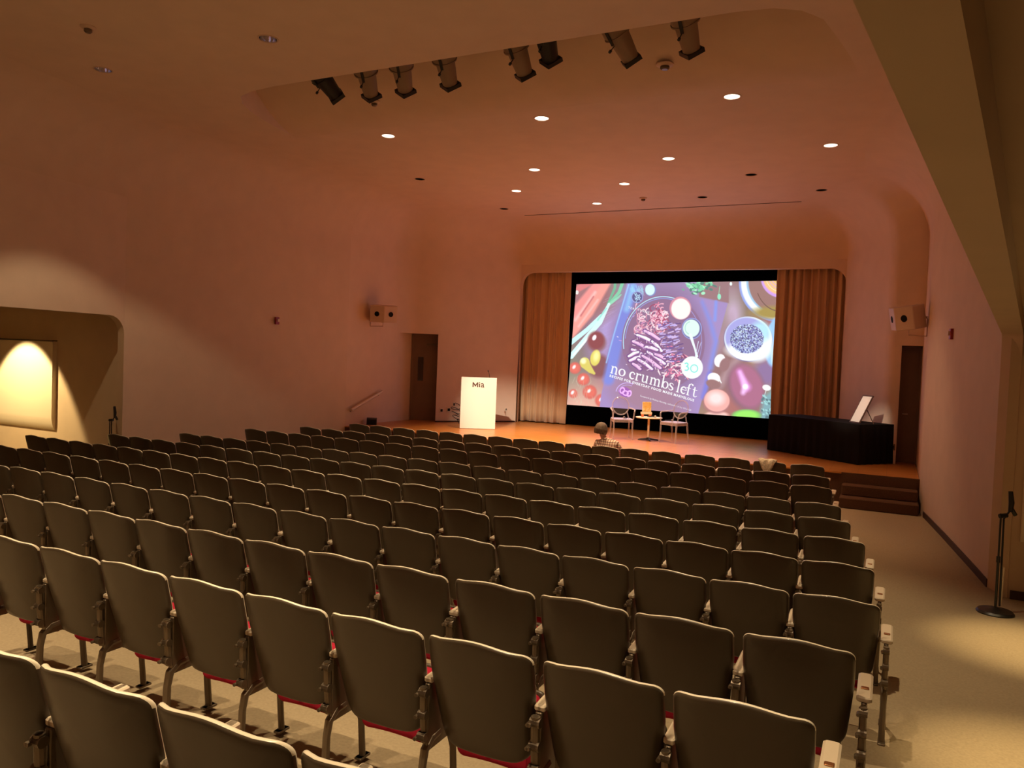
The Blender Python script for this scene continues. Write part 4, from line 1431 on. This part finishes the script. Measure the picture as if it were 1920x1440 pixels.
def alarm(loc, nrm, label):
    r = empty('fire_alarm', loc, math.atan2(nrm[1], nrm[0]))
    m = MB(); m.rbox((0.02, 0, 0), (0.04, 0.12, 0.15), 0.008); m.obj('housing', M['alarm'], r)
    m = MB(); m.rbox((0.05, 0, 0.01), (0.03, 0.05, 0.06), 0.006); m.obj('strobe_lens', M['plate'], r)
    tag(r, label, 'alarm', 'red fire alarms on the side walls')
alarm((-11.615, 12.37, 2.87), (1, 0.11), 'small red fire alarm on the left wall')
alarm((0.735, 12.51, 2.87), (-1, -0.12), 'small dark red fire alarm on the right wall')

mn = empty('stage_monitor', (-11.17, 15.2, STG), 0.6)
m = MB()
m.add([(-0.12, -0.1, 0.0), (0.12, -0.1, 0.0), (0.12, 0.1, 0.0), (-0.12, 0.1, 0.0), (-0.12, 0.0, 0.13), (0.12, 0.0, 0.13), (0.12, 0.1, 0.16), (-0.12, 0.1, 0.16)],
      [(0, 3, 2, 1), (0, 1, 5, 4), (4, 5, 6, 7), (2, 3, 7, 6), (0, 4, 7, 3), (1, 2, 6, 5)])
m.obj('cabinet', M['black_metal'], mn)
m = MB(); m.add([(-0.10, -0.096, 0.02), (0.10, -0.096, 0.02), (0.10, -0.02, 0.115), (-0.10, -0.02, 0.115)], [(0, 1, 2, 3)]); m.obj('grille', M['black'], mn)
tag(mn, 'small black wedge standing on the far left edge of the stage', 'stage monitor')
# handrail on the left wall by the stage steps
hr = empty('handrail', (-11.38, 14.6, 0.9))
tag(hr, 'sloping pale handrail on the left wall beside the stage', 'handrail')
m = MB(); m.tube([(0.09, -0.05, 0.02), (0.09, 1.15, 0.43)], 0.034, 10); m.obj('rail', M['plate'], hr)
for y_, z_ in ((0.05, 0.055), (1.05, 0.395)):
    m = MB(); m.tube([(0.0, y_, z_ - 0.06), (0.06, y_, z_ - 0.06), (0.09, y_, z_)], 0.009); m.tube([(0.0, y_, z_ - 0.06), (0.012, y_, z_ - 0.06)], 0.03); m.obj('bracket', M['castiron'], hr)

# outlets on the left splay
dsp = (Vector((-9.12, 18.9)) - Vector((-10.57, 17.12))).normalized()
nsp = Vector((dsp.y, -dsp.x))
def plate(t_, z, label, dark=True, w=0.075, h=0.12):
    p = Vector((-10.57, 17.12)) + dsp * t_ + nsp * 0.001
    r = empty('wall_outlet', (p.x, p.y, z), math.atan2(nsp.y, nsp.x))
    m = MB(); m.rbox((0.004, 0, 0), (0.008, w, h), 0.003); m.obj('cover_plate', M['plate'], r)
    m = MB(); m.rbox((0.010, 0, 0), (0.006, w * 0.5, h * 0.55), 0.002); m.obj('socket', M['black'] if dark else M['castiron'], r)
    tag(r, label, 'outlet', 'wall outlets left of the lectern')
plate(0.16, STG + 0.30, 'wall outlet with dark socket nearest the left stage door', True, 0.12, 0.12)
plate(0.36, STG + 0.32, 'wall outlet with dark sockets, second from the left stage door', True, 0.14, 0.12)
plate(0.50, STG + 0.46, 'small wall outlet above the coiled cables', True)
plate(0.85, STG + 0.46, 'small pale wall plate close to the left edge of the lectern', False)
plate(2.0, STG + 0.34, 'small wall outlet between the lectern and the left curtain', False, 0.06, 0.09)
m = MB()
rnd = random.Random(4)
q0 = Vector((-10.57, 17.12)) + dsp * 0.52 + nsp * 0.05
pts = []
for k in range(46):
    a = k * 0.55
    pts.append((q0.x + dsp.x * 0.14 * math.sin(a * 0.9) + dsp.x * .004 * k, q0.y + dsp.y * 0.14 * math.sin(a * 0.9) + nsp.y * 0.02 * math.cos(a), STG + 0.44 - 0.42 * k / 46 + 0.06 * math.cos(a)))
pts += [(pts[-1][0] + 0.2, pts[-1][1] - 0.25, STG + 0.012), (-9.5, 17.1, STG + 0.012), (-9.1, 16.9, STG + 0.012)]
m.tube(pts, 0.008, 6)
o = m.obj('audio_cables', M['black'])
tag(o, 'tangle of thin black cables hanging from outlets left of the lectern', 'cable')
# outlet right of the draped table
r = empty('wall_outlet', (0.085, 16.495, STG + 0.32), -PI / 2)
m = MB(); m.rbox((0.004, 0, 0), (0.008, 0.07, 0.12), 0.003); m.obj('cover_plate', M['castiron'], r)
m = MB(); m.rbox((0.010, 0, 0), (0.006, 0.035, 0.06), 0.002); m.obj('socket', M['black'], r)
tag(r, 'dark wall outlet between the black draped table and the right stage door', 'outlet')

# wall panels in the passages
def hatch(x0, x1, y, label):
    r = empty('wall_hatch', ((x0 + x1) / 2, y, 0.59))
    w = abs(x1 - x0)
    m = MB()
    # front face, rounded lower lip that curls under
    prof = [(-0.07, 1.67), (-0.085, 1.66), (-0.085, 0.235), (-0.082, 0.20), (-0.07, 0.12), (-0.05, 0.05), (-0.02, 0.0), (0.0, 0.0)]
    vs = [(-w / 2, a, b) for a, b in prof] + [(w / 2, a, b) for a, b in prof]
    k = len(prof)
    fs = [(i, i + 1, k + i + 1, k + i) for i in range(k - 1)]
    vs += [(-w / 2, 0, 1.67), (w / 2, 0, 1.67)]
    fs += [(0, k, 2 * k + 1, 2 * k), tuple(range(k)) + (2 * k,), tuple(reversed(range(k, 2 * k))) + (2 * k + 1,)]
    m.add(vs, fs)
    m.obj('front_panel', M['panel_cream'], r)
    m = MB(); m.box((0, -0.048, 1.682), (w + 0.01, 0.096, 0.014)); m.obj('top_ledge', M['castiron'], r)
    tag(r, label, 'wall panel')
hatch(-16.6, -14.12, 9.298, 'boxy cream wall panel in the left passage lit by a bright arch')
hatch(1.28, 3.6, 9.55, 'tan boxy wall panel behind the microphone stand at the right edge')

# microphone stands at both openings
def mic_stand(x, y, rz, label):
    r = empty('microphone_stand', (x, y, floor_z(y) + 0.002), rz)
    m = MB(); m.lathe([(0.16, 0.0), (0.165, 0.012), (0.15, 0.03), (0.05, 0.045), (0.02, 0.06)], 32); m.obj('base', M['black_metal'], r)
    m = MB(); m.tube([(0, 0, 0.04), (0.0, 0, 0.55)], 0.012); m.tube([(0, 0, 0.5), (0.0, 0, 0.98)], 0.009); m.tube([(0, 0, 0.5), (0, 0, 0.56)], 0.018); m.obj('pole', M['black_metal'], r)
    m = MB(); m.tube([(0.04, 0.0, 0.07), (0.03, 0.0, 0.93), (0.09, 0.0, 1.02)], 0.009); m.tube([(-0.015, 0, 0.955), (0.06, 0, 0.965)], 0.022); m.obj('boom', M['black_metal'], r)
    m = MB(); m.tube([(0.09, 0, 1.0), (0.095, 0, 1.09), (0.08, 0, 1.2)], [0.02, 0.026, 0.02]); m.tube([(0.10, 0, 1.03), (0.14, 0, 0.97)], 0.02); m.obj('microphone', M['black_metal'], r)
    m = MB(); m.tube([(0.055, 0.01, 0.08), (0.062, 0.01, 0.45)], 0.012); m.obj('paper_tag', M['plate'], r)
    tag(r, label, 'microphone stand', 'microphone stands beside the side openings')
mic_stand(1.02, 8.85, 0.45, 'black microphone stand at the end of the right wall')
mic_stand(-12.09, 8.93, 0.3, 'black microphone stand half hidden at the left opening')

# ------------------------------------------------------------------ auditorium seats
def rr_loop(w, h, r_t, r_b, ins, n=6):
    """rounded rectangle loop, z from 0 to h, inset by ins"""
    pts = []
    for (sx, top, a0) in ((1, 1, 0), (-1, 1, 90), (-1, 0, 180), (1, 0, 270)):
        r = max((r_t if top else r_b) - ins, 0.002)
        cx = sx * (w / 2 - ins - r)
        cz = (h - ins - r) if top else (ins + r)
        for k in range(n + 1):
            a = math.radians(a0 + 90 * k / n)
            pts.append((cx + r * math.cos(a), cz + r * math.sin(a)))
    return pts
def densify(pts, k):
    out = []
    for i, p in enumerate(pts):
        q = pts[(i + 1) % len(pts)]
        d = math.hypot(p[0] - q[0], p[1] - q[1])
        m_ = max(1, int(round(d / 0.06))) if d > 0.09 else 1
        out.append(p)
    return out
def shaped_panel(w, h, rt, rb, thick, deform, T=None, layers=None):
    """closed rounded slab; deform maps (x, z, t) -> xyz with t across the thickness"""
    base = rr_loop(w, h, rt, rb, 0.0)
    # add points along the straight sides, identical indexing for every inset
    idx = []
    n0 = len(base)
    for i in range(n0):
        p, q = base[i], base[(i + 1) % n0]
        d = math.hypot(p[0] - q[0], p[1] - q[1])
        k = 10 if d > 0.25 else (1 if d < 0.1 else 4)
        for j in range(k):
            idx.append((i, j / k))
    def loop(ins):
        l = rr_loop(w, h, rt, rb, ins)
        return [(l[i][0] + (l[(i + 1) % n0][0] - l[i][0]) * f, l[i][1] + (l[(i + 1) % n0][1] - l[i][1]) * f) for i, f in idx]
    R = thick / 2
    defs = []
    mx = min(w, h) / 2
    for s in (0.97, 0.7, 0.4, 0.15):
        defs.append((mx * s, -R))
    for k in range(7):
        a = -PI / 2 + PI * k / 6
        defs.append((R * (1 - math.cos(a)), R * math.sin(a)))
    for s in (0.15, 0.4, 0.7, 0.97):
        defs.append((mx * s, R))
    vs, fs = [], []
    n = len(idx)
    for ins, t in defs:
        if ins <= 0.16 * mx or True:
            l = loop(min(ins, rt * 0.95)) if ins <= rt else None
            if l is None:
                l0 = loop(rt * 0.95)
                sc_x = (w / 2 - ins) / (w / 2 - rt * .95)
                sc_z = (h / 2 - ins * (h / 2) / mx) / (h / 2 - rt * .95)
                l = [(x * sc_x, h / 2 + (z - h / 2) * sc_z) for x, z in l0]
        for x, z in l:
            vs.append(deform(x, z, t))
    L = len(defs)
    for j in range(L - 1):
        for i in range(n):
            k = (i + 1) % n
            fs.append((j * n + i, j * n + k, (j + 1) * n + k, (j + 1) * n + i))
    fs.append(tuple(reversed(range(n))))
    fs.append(tuple(range((L - 1) * n, L * n)))
    return vs, fs

BW, BH = 0.49, 0.515
def back_def(x, z, t):
    v = z / BH
    tp = 0.86 + 0.14 * min(1, v * 1.5) ** 0.8
    u_ = abs(2 * x / BW)
    bulge = -0.042 + 0.022 * u_ ** 2 + 0.040 * u_ ** 5
    lean = 0.13 * (1 - v) ** 1.1
    zz = 0.315 + z + 0.012 * math.cos(PI * 2 * x / BW) * v
    return (x * tp, lean + bulge + 0.012 - t, zz)
def seat_proto(open_seat=False):
    r = empty('auditorium_chair')
    vs, fs = shaped_panel(BW, BH, 0.045, 0.09, 0.031, back_def)
    mb_ = MB().add(vs, fs)
    nl = (len(fs) - 2) // 14
    mb_.mi = [1 if (3 * nl <= k < 8 * nl and min(vs[i][2] for i in f) > 0.55 and (k < 7 * nl or min(vs[i][2] for i in f) > 0.76)) else 0 for k, f in enumerate(fs)]  # edge lighting put into colour: cream on lit top, shell brown on unlit sides
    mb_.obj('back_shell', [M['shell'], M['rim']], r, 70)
    def cush(x, z, t):
        p = back_def(x, z + 0.05, 0)
        return (p[0], p[1] + 0.032 - t + 0.006 * math.cos(x * 8), p[2])
    vs, fs = shaped_panel(BW - 0.15, BH - 0.12, 0.045, 0.08, 0.036, cush)
    MB().add(vs, fs).obj('back_cushion', M['cushion'], r, 70)
    root = r
    if not open_seat:
        def sc_(x, z, t):     # tipped-up seat
            return (x * 0.80, 0.215 - t + 0.14 * (z / 0.42) * 0.35 - 0.0, 0.225 + z * 0.80 + 0.01 * math.cos(x * 7))
    else:
        def sc_(x, z, t):
            return (x * 0.96, 0.14 + z, 0.42 - t)
    vs, fs = shaped_panel(0.47, 0.40, 0.05, 0.06, 0.085, sc_)
    MB().add(vs, fs).obj('seat_cushion', M['cushion'], r, 70)
    if not open_seat:
        def pan(x, z, t):
            return (x * 0.82, 0.272 - t + 0.117 * (z / 0.42) * 0.35, 0.22 + z * 0.80)
    else:
        def pan(x, z, t):
            return (x * 0.96, 0.14 + z, 0.367 - t)
    vs, fs = shaped_panel(0.475, 0.41, 0.05, 0.06, 0.02, pan)
    MB().add(vs, fs).obj('seat_pan', M['shell'], r, 70)
    standard(r, 0.261, False)
    return r
SHARED = {}
def standard(r, x, plaque, seat_root=None):
    def shared(key, fn, mt):
        if key not in SHARED:
            b_ = MB(); fn(b_)
            SHARED[key] = b_.mesh(key, mt)
        o = bpy.data.objects.new(key, SHARED[key])
        COL.objects.link(o); o.parent = r
        o.location = (x, 0, 0)
        return o
    def side(b_):
        b_.rbox((0, 0.14, 0.43), (0.022, 0.17, 0.30), 0.008)
        b_.tube([(0, 0.05, 0.33), (0, 0.035, 0.46), (0, 0.03, 0.575)], 0.016, 8)
        b_.tube([(0, 0.235, 0.33), (0, 0.25, 0.46), (0, 0.27, 0.585)], 0.013, 8)
        for z in (0.36, 0.455, 0.55):
            b_.tube([(-0.018, 0.03, z), (0.018, 0.03, z)], 0.020, 10)
            b_.tube([(-0.02, 0.0, z - .005), (-0.02, 0.03, z - .005)], 0.008, 8)
    shared('side_frame', side, M['castiron'])
    def rear(b_):
        b_.tube([(0, 0.16, 0.33), (0, 0.10, 0.325), (0, 0.055, 0.29), (0, 0.04, 0.22), (0, 0.035, 0.0)], [0.02, 0.02, 0.019, 0.017, 0.018], 8)
        b_.rbox((0, 0.035, 0.006), (0.04, 0.09, 0.012), 0.005)
    shared('rear_leg', rear, M['castiron']).name = 'leg'
    def front(b_):
        b_.tube([(0, 0.24, 0.35), (0, 0.30, 0.20), (0, 0.32, 0.0)], [0.017, 0.015, 0.016], 8)
        b_.rbox((0, 0.32, 0.006), (0.04, 0.08, 0.012), 0.005)
    shared('front_leg', front, M['castiron']).name = 'leg'
    def arm(b_):
        b_.rbox((0, 0.20, 0.60), (0.042, 0.28, 0.026), 0.012, T=Matrix.Translation((0, .2, .6)) @ Matrix.Rotation(0.05, 4, 'X') @ Matrix.Translation((0, -.2, -.6)))
    a = shared('armrest', arm, M['arm'])
    if plaque:
        def pl(b_):
            b_.rbox((0, 0.12, 0.6145), (0.018, 0.022, 0.004), 0.003)
        q = shared('number_plaque', pl, M['plaque'])
        q.parent = a; q.location = (0, 0, 0)

XS = {
 'A': (12.48, [-9.74, -9.23, -8.68, -8.14, -7.62, -7.10, -6.58, -6.07, -5.57, -5.06, -4.57, -4.05, -3.51, -2.96, -2.42, -1.88, -1.33]),
 'B': (11.35, [-10.02, -9.50, -9.00, -8.49, -7.98, -7.46, -6.93, -6.41, -5.88, -5.35, -4.83, -4.30, -3.77, -3.25, -2.73, -2.21, -1.70, -1.18]),
 'C': (10.40, [-10.46, -9.95, -9.44, -8.93, -8.42, -7.90, -7.38, -6.86, -6.34, -5.81, -5.27, -4.74, -4.22, -3.70, -3.18, -2.66, -2.14, -1.61, -1.09]),
 'D': (9.26, [-10.80, -10.30, -9.79, -9.28, -8.76, -8.24, -7.73, -7.21, -6.69, -6.17, -5.64, -5.10, -4.57, -4.05, -3.53, -3.01, -2.48, -1.96, -1.45, -0.92]),
 'E': (8.23, [-11.22, -10.71, -10.20, -9.68, -9.17, -8.64, -8.11, -7.59, -7.08, -6.56, -6.04, -5.52, -4.99, -4.47, -3.95, -3.43, -2.91, -2.38, -1.85, -1.31, -0.78]),
 'F': (7.12, [-11.54, -11.04, -10.53, -10.02, -9.51, -9.00, -8.48, -7.97, -7.45, -6.92, -6.40, -5.87, -5.34, -4.82, -4.30, -3.78, -3.26, -2.73, -2.21, -1.68, -1.15, -0.62]),
 'G': (6.01, [-10.43, -9.91, -9.40, -8.87, -8.35, -7.83, -7.31, -6.79, -6.26, -5.74, -5.21, -4.68, -4.16, -3.63, -3.10, -2.58, -2.06, -1.55, -1.04, -0.53]),
 'H': (4.99, [-8.88, -8.35, -7.83, -7.29, -6.75, -6.21, -5.68, -5.15, -4.61, -4.08, -3.56, -3.04, -2.53, -2.02, -1.50, -0.99, -0.48]),
 'I': (3.71, [-6.85, -6.31, -5.79, -5.27, -4.76, -4.24, -3.72, -3.20, -2.68, -2.14, -1.62, -1.10, -0.57]),
 'J': (2.75, [-4.85, -4.32, -3.80, -3.27, -2.75, -2.23, -1.71, -1.18, -0.66]),
 'K': (1.49, [-2.87, -2.34, -1.82, -1.30]),
}
ORD = ['zeroth', 'first', 'second', 'third', 'fourth', 'fifth', 'sixth', 'seventh', 'eighth', 'ninth', 'tenth', 'eleventh', 'twelfth', 'thirteenth', 'fourteenth', 'fifteenth',
       'sixteenth', 'seventeenth', 'eighteenth', 'nineteenth', 'twentieth', 'twenty-first', 'twenty-second']
sp = seat_proto()
so = seat_proto(True)
first = {'c': True, 'o': True}
for ri, (rk, (ry, xs)) in enumerate(XS.items()):
    n = len(xs)
    fz = floor_z(ry)
    for i, xl in enumerate(xs):
        occupied = (rk == 'A' and i == 10)
        key = 'o' if occupied else 'c'
        src = so if occupied else sp
        if first[key]:
            o = src
            first[key] = False
        else:
            o = copy_tree(src)
        o.location = (xl + 0.245, ry, fz)
        kk = n - i
        rowd = 'front row' if ri == 0 else '%s row from the stage' % ORD[ri + 1]
        if rk == 'K':
            label = 'tan folding auditorium chair, %s from the right of the nearest row' % ORD[kk]
        elif occupied:
            label = 'dark-backed auditorium chair where the person sits, front row'
        elif kk == 1:
            label = 'tan folding auditorium chair at the right aisle end of the %s' % rowd
        elif i == 0 and ri < 6:
            label = 'tan folding auditorium chair at the far left end of the %s' % rowd
        else:
            label = 'tan folding auditorium chair, %s from the right aisle in the %s' % (ORD[kk], rowd)
        tag(o, label, 'chair', 'folding chairs in rows')
        if i == 0:
            standard(o, -0.261, False)
        if kk == 1:
            for c_ in o.children:
                if c_.name.split('.')[0] in ('armrest', 'leg', 'side_frame') and c_.location.x > 0:
                    c_.location.x = 0.286
                    if c_.name.startswith('armrest'):
                        c_.scale.x = 1.55
        if kk == 1 and rk != 'K':
            # end standard: armrest number plaque
            a = [c for c in o.children if c.name.startswith('armrest')][0]
            key_ = 'number_plaque'
            if key_ not in SHARED:
                b_ = MB(); b_.rbox((0, 0.16, 0.6125), (0.022, 0.028, 0.006), 0.003)
                SHARED[key_] = b_.mesh(key_, M['plaque'])
            q = bpy.data.objects.new(key_, SHARED[key_]); COL.objects.link(q); q.parent = a

# cloth over a front-row seat
m = MB()
vs = []
prof = [(-0.06, 0.66), (-0.055, 0.72), (-0.045, 0.80), (-0.02, 0.862), (0.02, 0.868), (0.05, 0.82), (0.06, 0.70)]
nx = 9
for j, (y_, z_) in enumerate(prof):
    wj = 0.05 + 0.12 * (j / 3 if j < 3 else 1)
    for i in range(nx):
        u = i / (nx - 1) - 0.5
        vs.append((u * 2 * wj * 0.8, y_ - 0.008 * math.sin(i * 2.1 + j * .4) - (0.012 if j < 4 else 0), z_ + 0.006 * math.sin(i * 1.4) + (0.0 if j else 0.05 * abs(u))))
m.add(vs, [(j * nx + i, j * nx + i + 1, (j + 1) * nx + i + 1, (j + 1) * nx + i) for j in range(len(prof) - 1) for i in range(nx - 1)])
M['printed'] = mat('printed_cloth', (0.62, 0.56, 0.42), rough=0.85, noise=0.35, nscale=45)
o = m.obj('folded_cloth', M['printed'], None, 60)
o.location = (-1.66, 12.46, floor_z(12.48))
s = o.modifiers.new('thickness', 'SOLIDIFY'); s.thickness = 0.006
tag(o, 'pale printed cloth draped over the top of a front row seat', 'cloth')

# ------------------------------------------------------------------ seated person
per = empty('person', (-4.36, 12.72, floor_z(12.5)))
tag(per, 'person with grey-brown bobbed hair in a pale plaid shirt sitting in the front row', 'person')
body_nodes = [(0, 0, 0.52, 0.14, 0.11), (0, 0.02, 0.68, 0.125, 0.10), (-0.03, 0.06, 0.84, 0.14, 0.10), (-0.07, 0.08, 0.90, 0.07, 0.06), (-0.11, 0.09, 0.965, 0.048), (-0.14, 0.10, 1.03, 0.058, 0.06), (-0.155, 0.105, 1.11, 0.072, 0.076), (-0.16, 0.11, 1.16, 0.05, 0.055)]
body_edges = [(0, 1), (1, 2), (2, 3), (3, 4), (4, 5), (5, 6), (6, 7)]
def limb(frm, pts):
    last = frm
    for p in pts:
        body_nodes.append(p)
        body_edges.append((last, len(body_nodes) - 1))
        last = len(body_nodes) - 1
    return last
lh = limb(2, [(-0.20, 0.08, 0.86, 0.052), (-0.27, 0.16, 0.66, 0.042), (-0.16, 0.36, 0.60, 0.03), (-0.12, 0.43, 0.60, 0.026, 0.036)])
rh = limb(2, [(0.15, 0.06, 0.85, 0.052), (0.26, 0.10, 0.65, 0.042), (0.12, 0.33, 0.60, 0.03), (0.06, 0.40, 0.60, 0.026, 0.036)])
for hnd, sx in ((lh, 1), (rh, -1)):
    p = body_nodes[hnd]
    for k, ln in enumerate((0.07, 0.08, 0.075, 0.06)):
        ox = (k - 1.5) * 0.019
        limb(hnd, [(p[0] + ox, p[1] + 0.035, p[2], 0.0085), (p[0] + ox, p[1] + 0.035 + ln * .55, p[2] - 0.008, 0.008), (p[0] + ox, p[1] + 0.035 + ln, p[2] - 0.03, 0.007)])
    limb(hnd, [(p[0] + sx * 0.035, p[1] - 0.005, p[2] - 0.005, 0.0095), (p[0] + sx * 0.05, p[1] + 0.03, p[2] - 0.01, 0.008)])
for s in (-1, 1):
    limb(0, [(s * 0.10, 0.10, 0.50, 0.085), (s * 0.12, 0.46, 0.51, 0.062), (s * 0.12, 0.50, 0.28, 0.05), (s * 0.12, 0.49, 0.075, 0.036), (s * 0.12, 0.60, 0.045, 0.034, 0.03), (s * 0.12, 0.68, 0.035, 0.026)])
# a nose and ears so that the head is a head from the other side too
limb(6, [(-0.155, 0.185, 1.10, 0.02), (-0.155, 0.215, 1.085, 0.012)])
def build_skinned(name, nodes, edges, root, material, parent, sub=2):
    me_ = bpy.data.meshes.new(name)
    me_.from_pydata([nn_[:3] for nn_ in nodes], edges, [])
    o = bpy.data.objects.new(name, me_)
    COL.objects.link(o)
    import bmesh
    bm = bmesh.new(); bm.from_mesh(me_)
    lay = bm.verts.layers.skin.verify()
    bm.verts.ensure_lookup_table()
    for i, nd in enumerate(nodes):
        bm.verts[i][lay].radius = (nd[3], nd[4] if len(nd) > 4 else nd[3])
        bm.verts[i][lay].use_root = (i == root)
    bm.to_mesh(me_); bm.free()
    md = o.modifiers.new('skin', 'SKIN'); md.use_smooth_shade = True
    s_ = o.modifiers.new('smooth', 'SUBSURF'); s_.levels = sub; s_.render_levels = sub
    me_.materials.append(material)
    o.parent = parent
    return o
build_skinned('body', body_nodes, body_edges, 0, M['skin'], per)
sh_nodes = [(0, 0, 0.50, 0.165, 0.135), (0, 0.02, 0.68, 0.155, 0.125), (-0.03, 0.06, 0.83, 0.165, 0.12), (-0.065, 0.075, 0.895, 0.10, 0.085), (-0.085, 0.08, 0.92, 0.07, 0.065),
            (-0.20, 0.08, 0.85, 0.072), (-0.275, 0.15, 0.67, 0.060), (-0.20, 0.29, 0.62, 0.05), (0.15, 0.06, 0.84, 0.072), (0.265, 0.10, 0.66, 0.060), (0.17, 0.26, 0.62, 0.05)]
build_skinned('plaid_shirt', sh_nodes, [(0, 1), (1, 2), (2, 3), (3, 4), (2, 5), (5, 6), (6, 7), (2, 8), (8, 9), (9, 10)], 0, M['plaid'], per)
tr_nodes = [(0, 0, 0.50, 0.15, 0.12)]
tr_edges = []
for s in (-1, 1):
    i0 = len(tr_nodes)
    tr_nodes += [(s * 0.10, 0.10, 0.50, 0.098), (s * 0.12, 0.46, 0.51, 0.076), (s * 0.12, 0.50, 0.28, 0.064), (s * 0.12, 0.49, 0.10, 0.052)]
    tr_edges += [(0, i0), (i0, i0 + 1), (i0 + 1, i0 + 2), (i0 + 2, i0 + 3)]
build_skinned('trousers', tr_nodes, tr_edges, 0, M['trousers'], per)
# bobbed hair: a cap open at the face
m = MB()
vs, fs = [], []
nu, nvv = 28, 12
for j in range(nvv + 1):
    ph_ = PI * 0.70 * j / nvv
    for i in range(nu + 1):
        th = math.radians(-60 + 300 * i / nu) + PI  # leaves the face (+Y) free
        th = math.radians(150 + 240 * i / nu - 30 + 0)
        th = math.radians(125 + 290 * i / nu)
        rad = 0.090 + 0.008 * math.sin(i * 1.7) * (j / nvv) ** 2 + (0.012 if j > 8 else 0)
        vs.append((rad * 0.98 * math.sin(ph_) * math.cos(th), rad * 1.05 * math.sin(ph_) * math.sin(th), rad * 1.02 * math.cos(ph_) - (0.035 * max(0, (j - 8)) / 4 if j > 8 else 0)))
for j in range(nvv):
    for i in range(nu):
        a = j * (nu + 1) + i
        fs.append((a, a + 1, a + nu + 2, a + nu + 1))
m.add(vs, fs, T=Matrix.Translation((-0.155, 0.10, 1.10)) @ Matrix.Rotation(0.12, 4, 'Y') @ Matrix.Rotation(-0.15, 4, 'X'))
o = m.obj('hair', M['hair'], per, 70)
s = o.modifiers.new('thickness', 'SOLIDIFY'); s.thickness = 0.022; s.offset = -1
s = o.modifiers.new('smooth', 'SUBSURF'); s.levels = 1; s.render_levels = 1
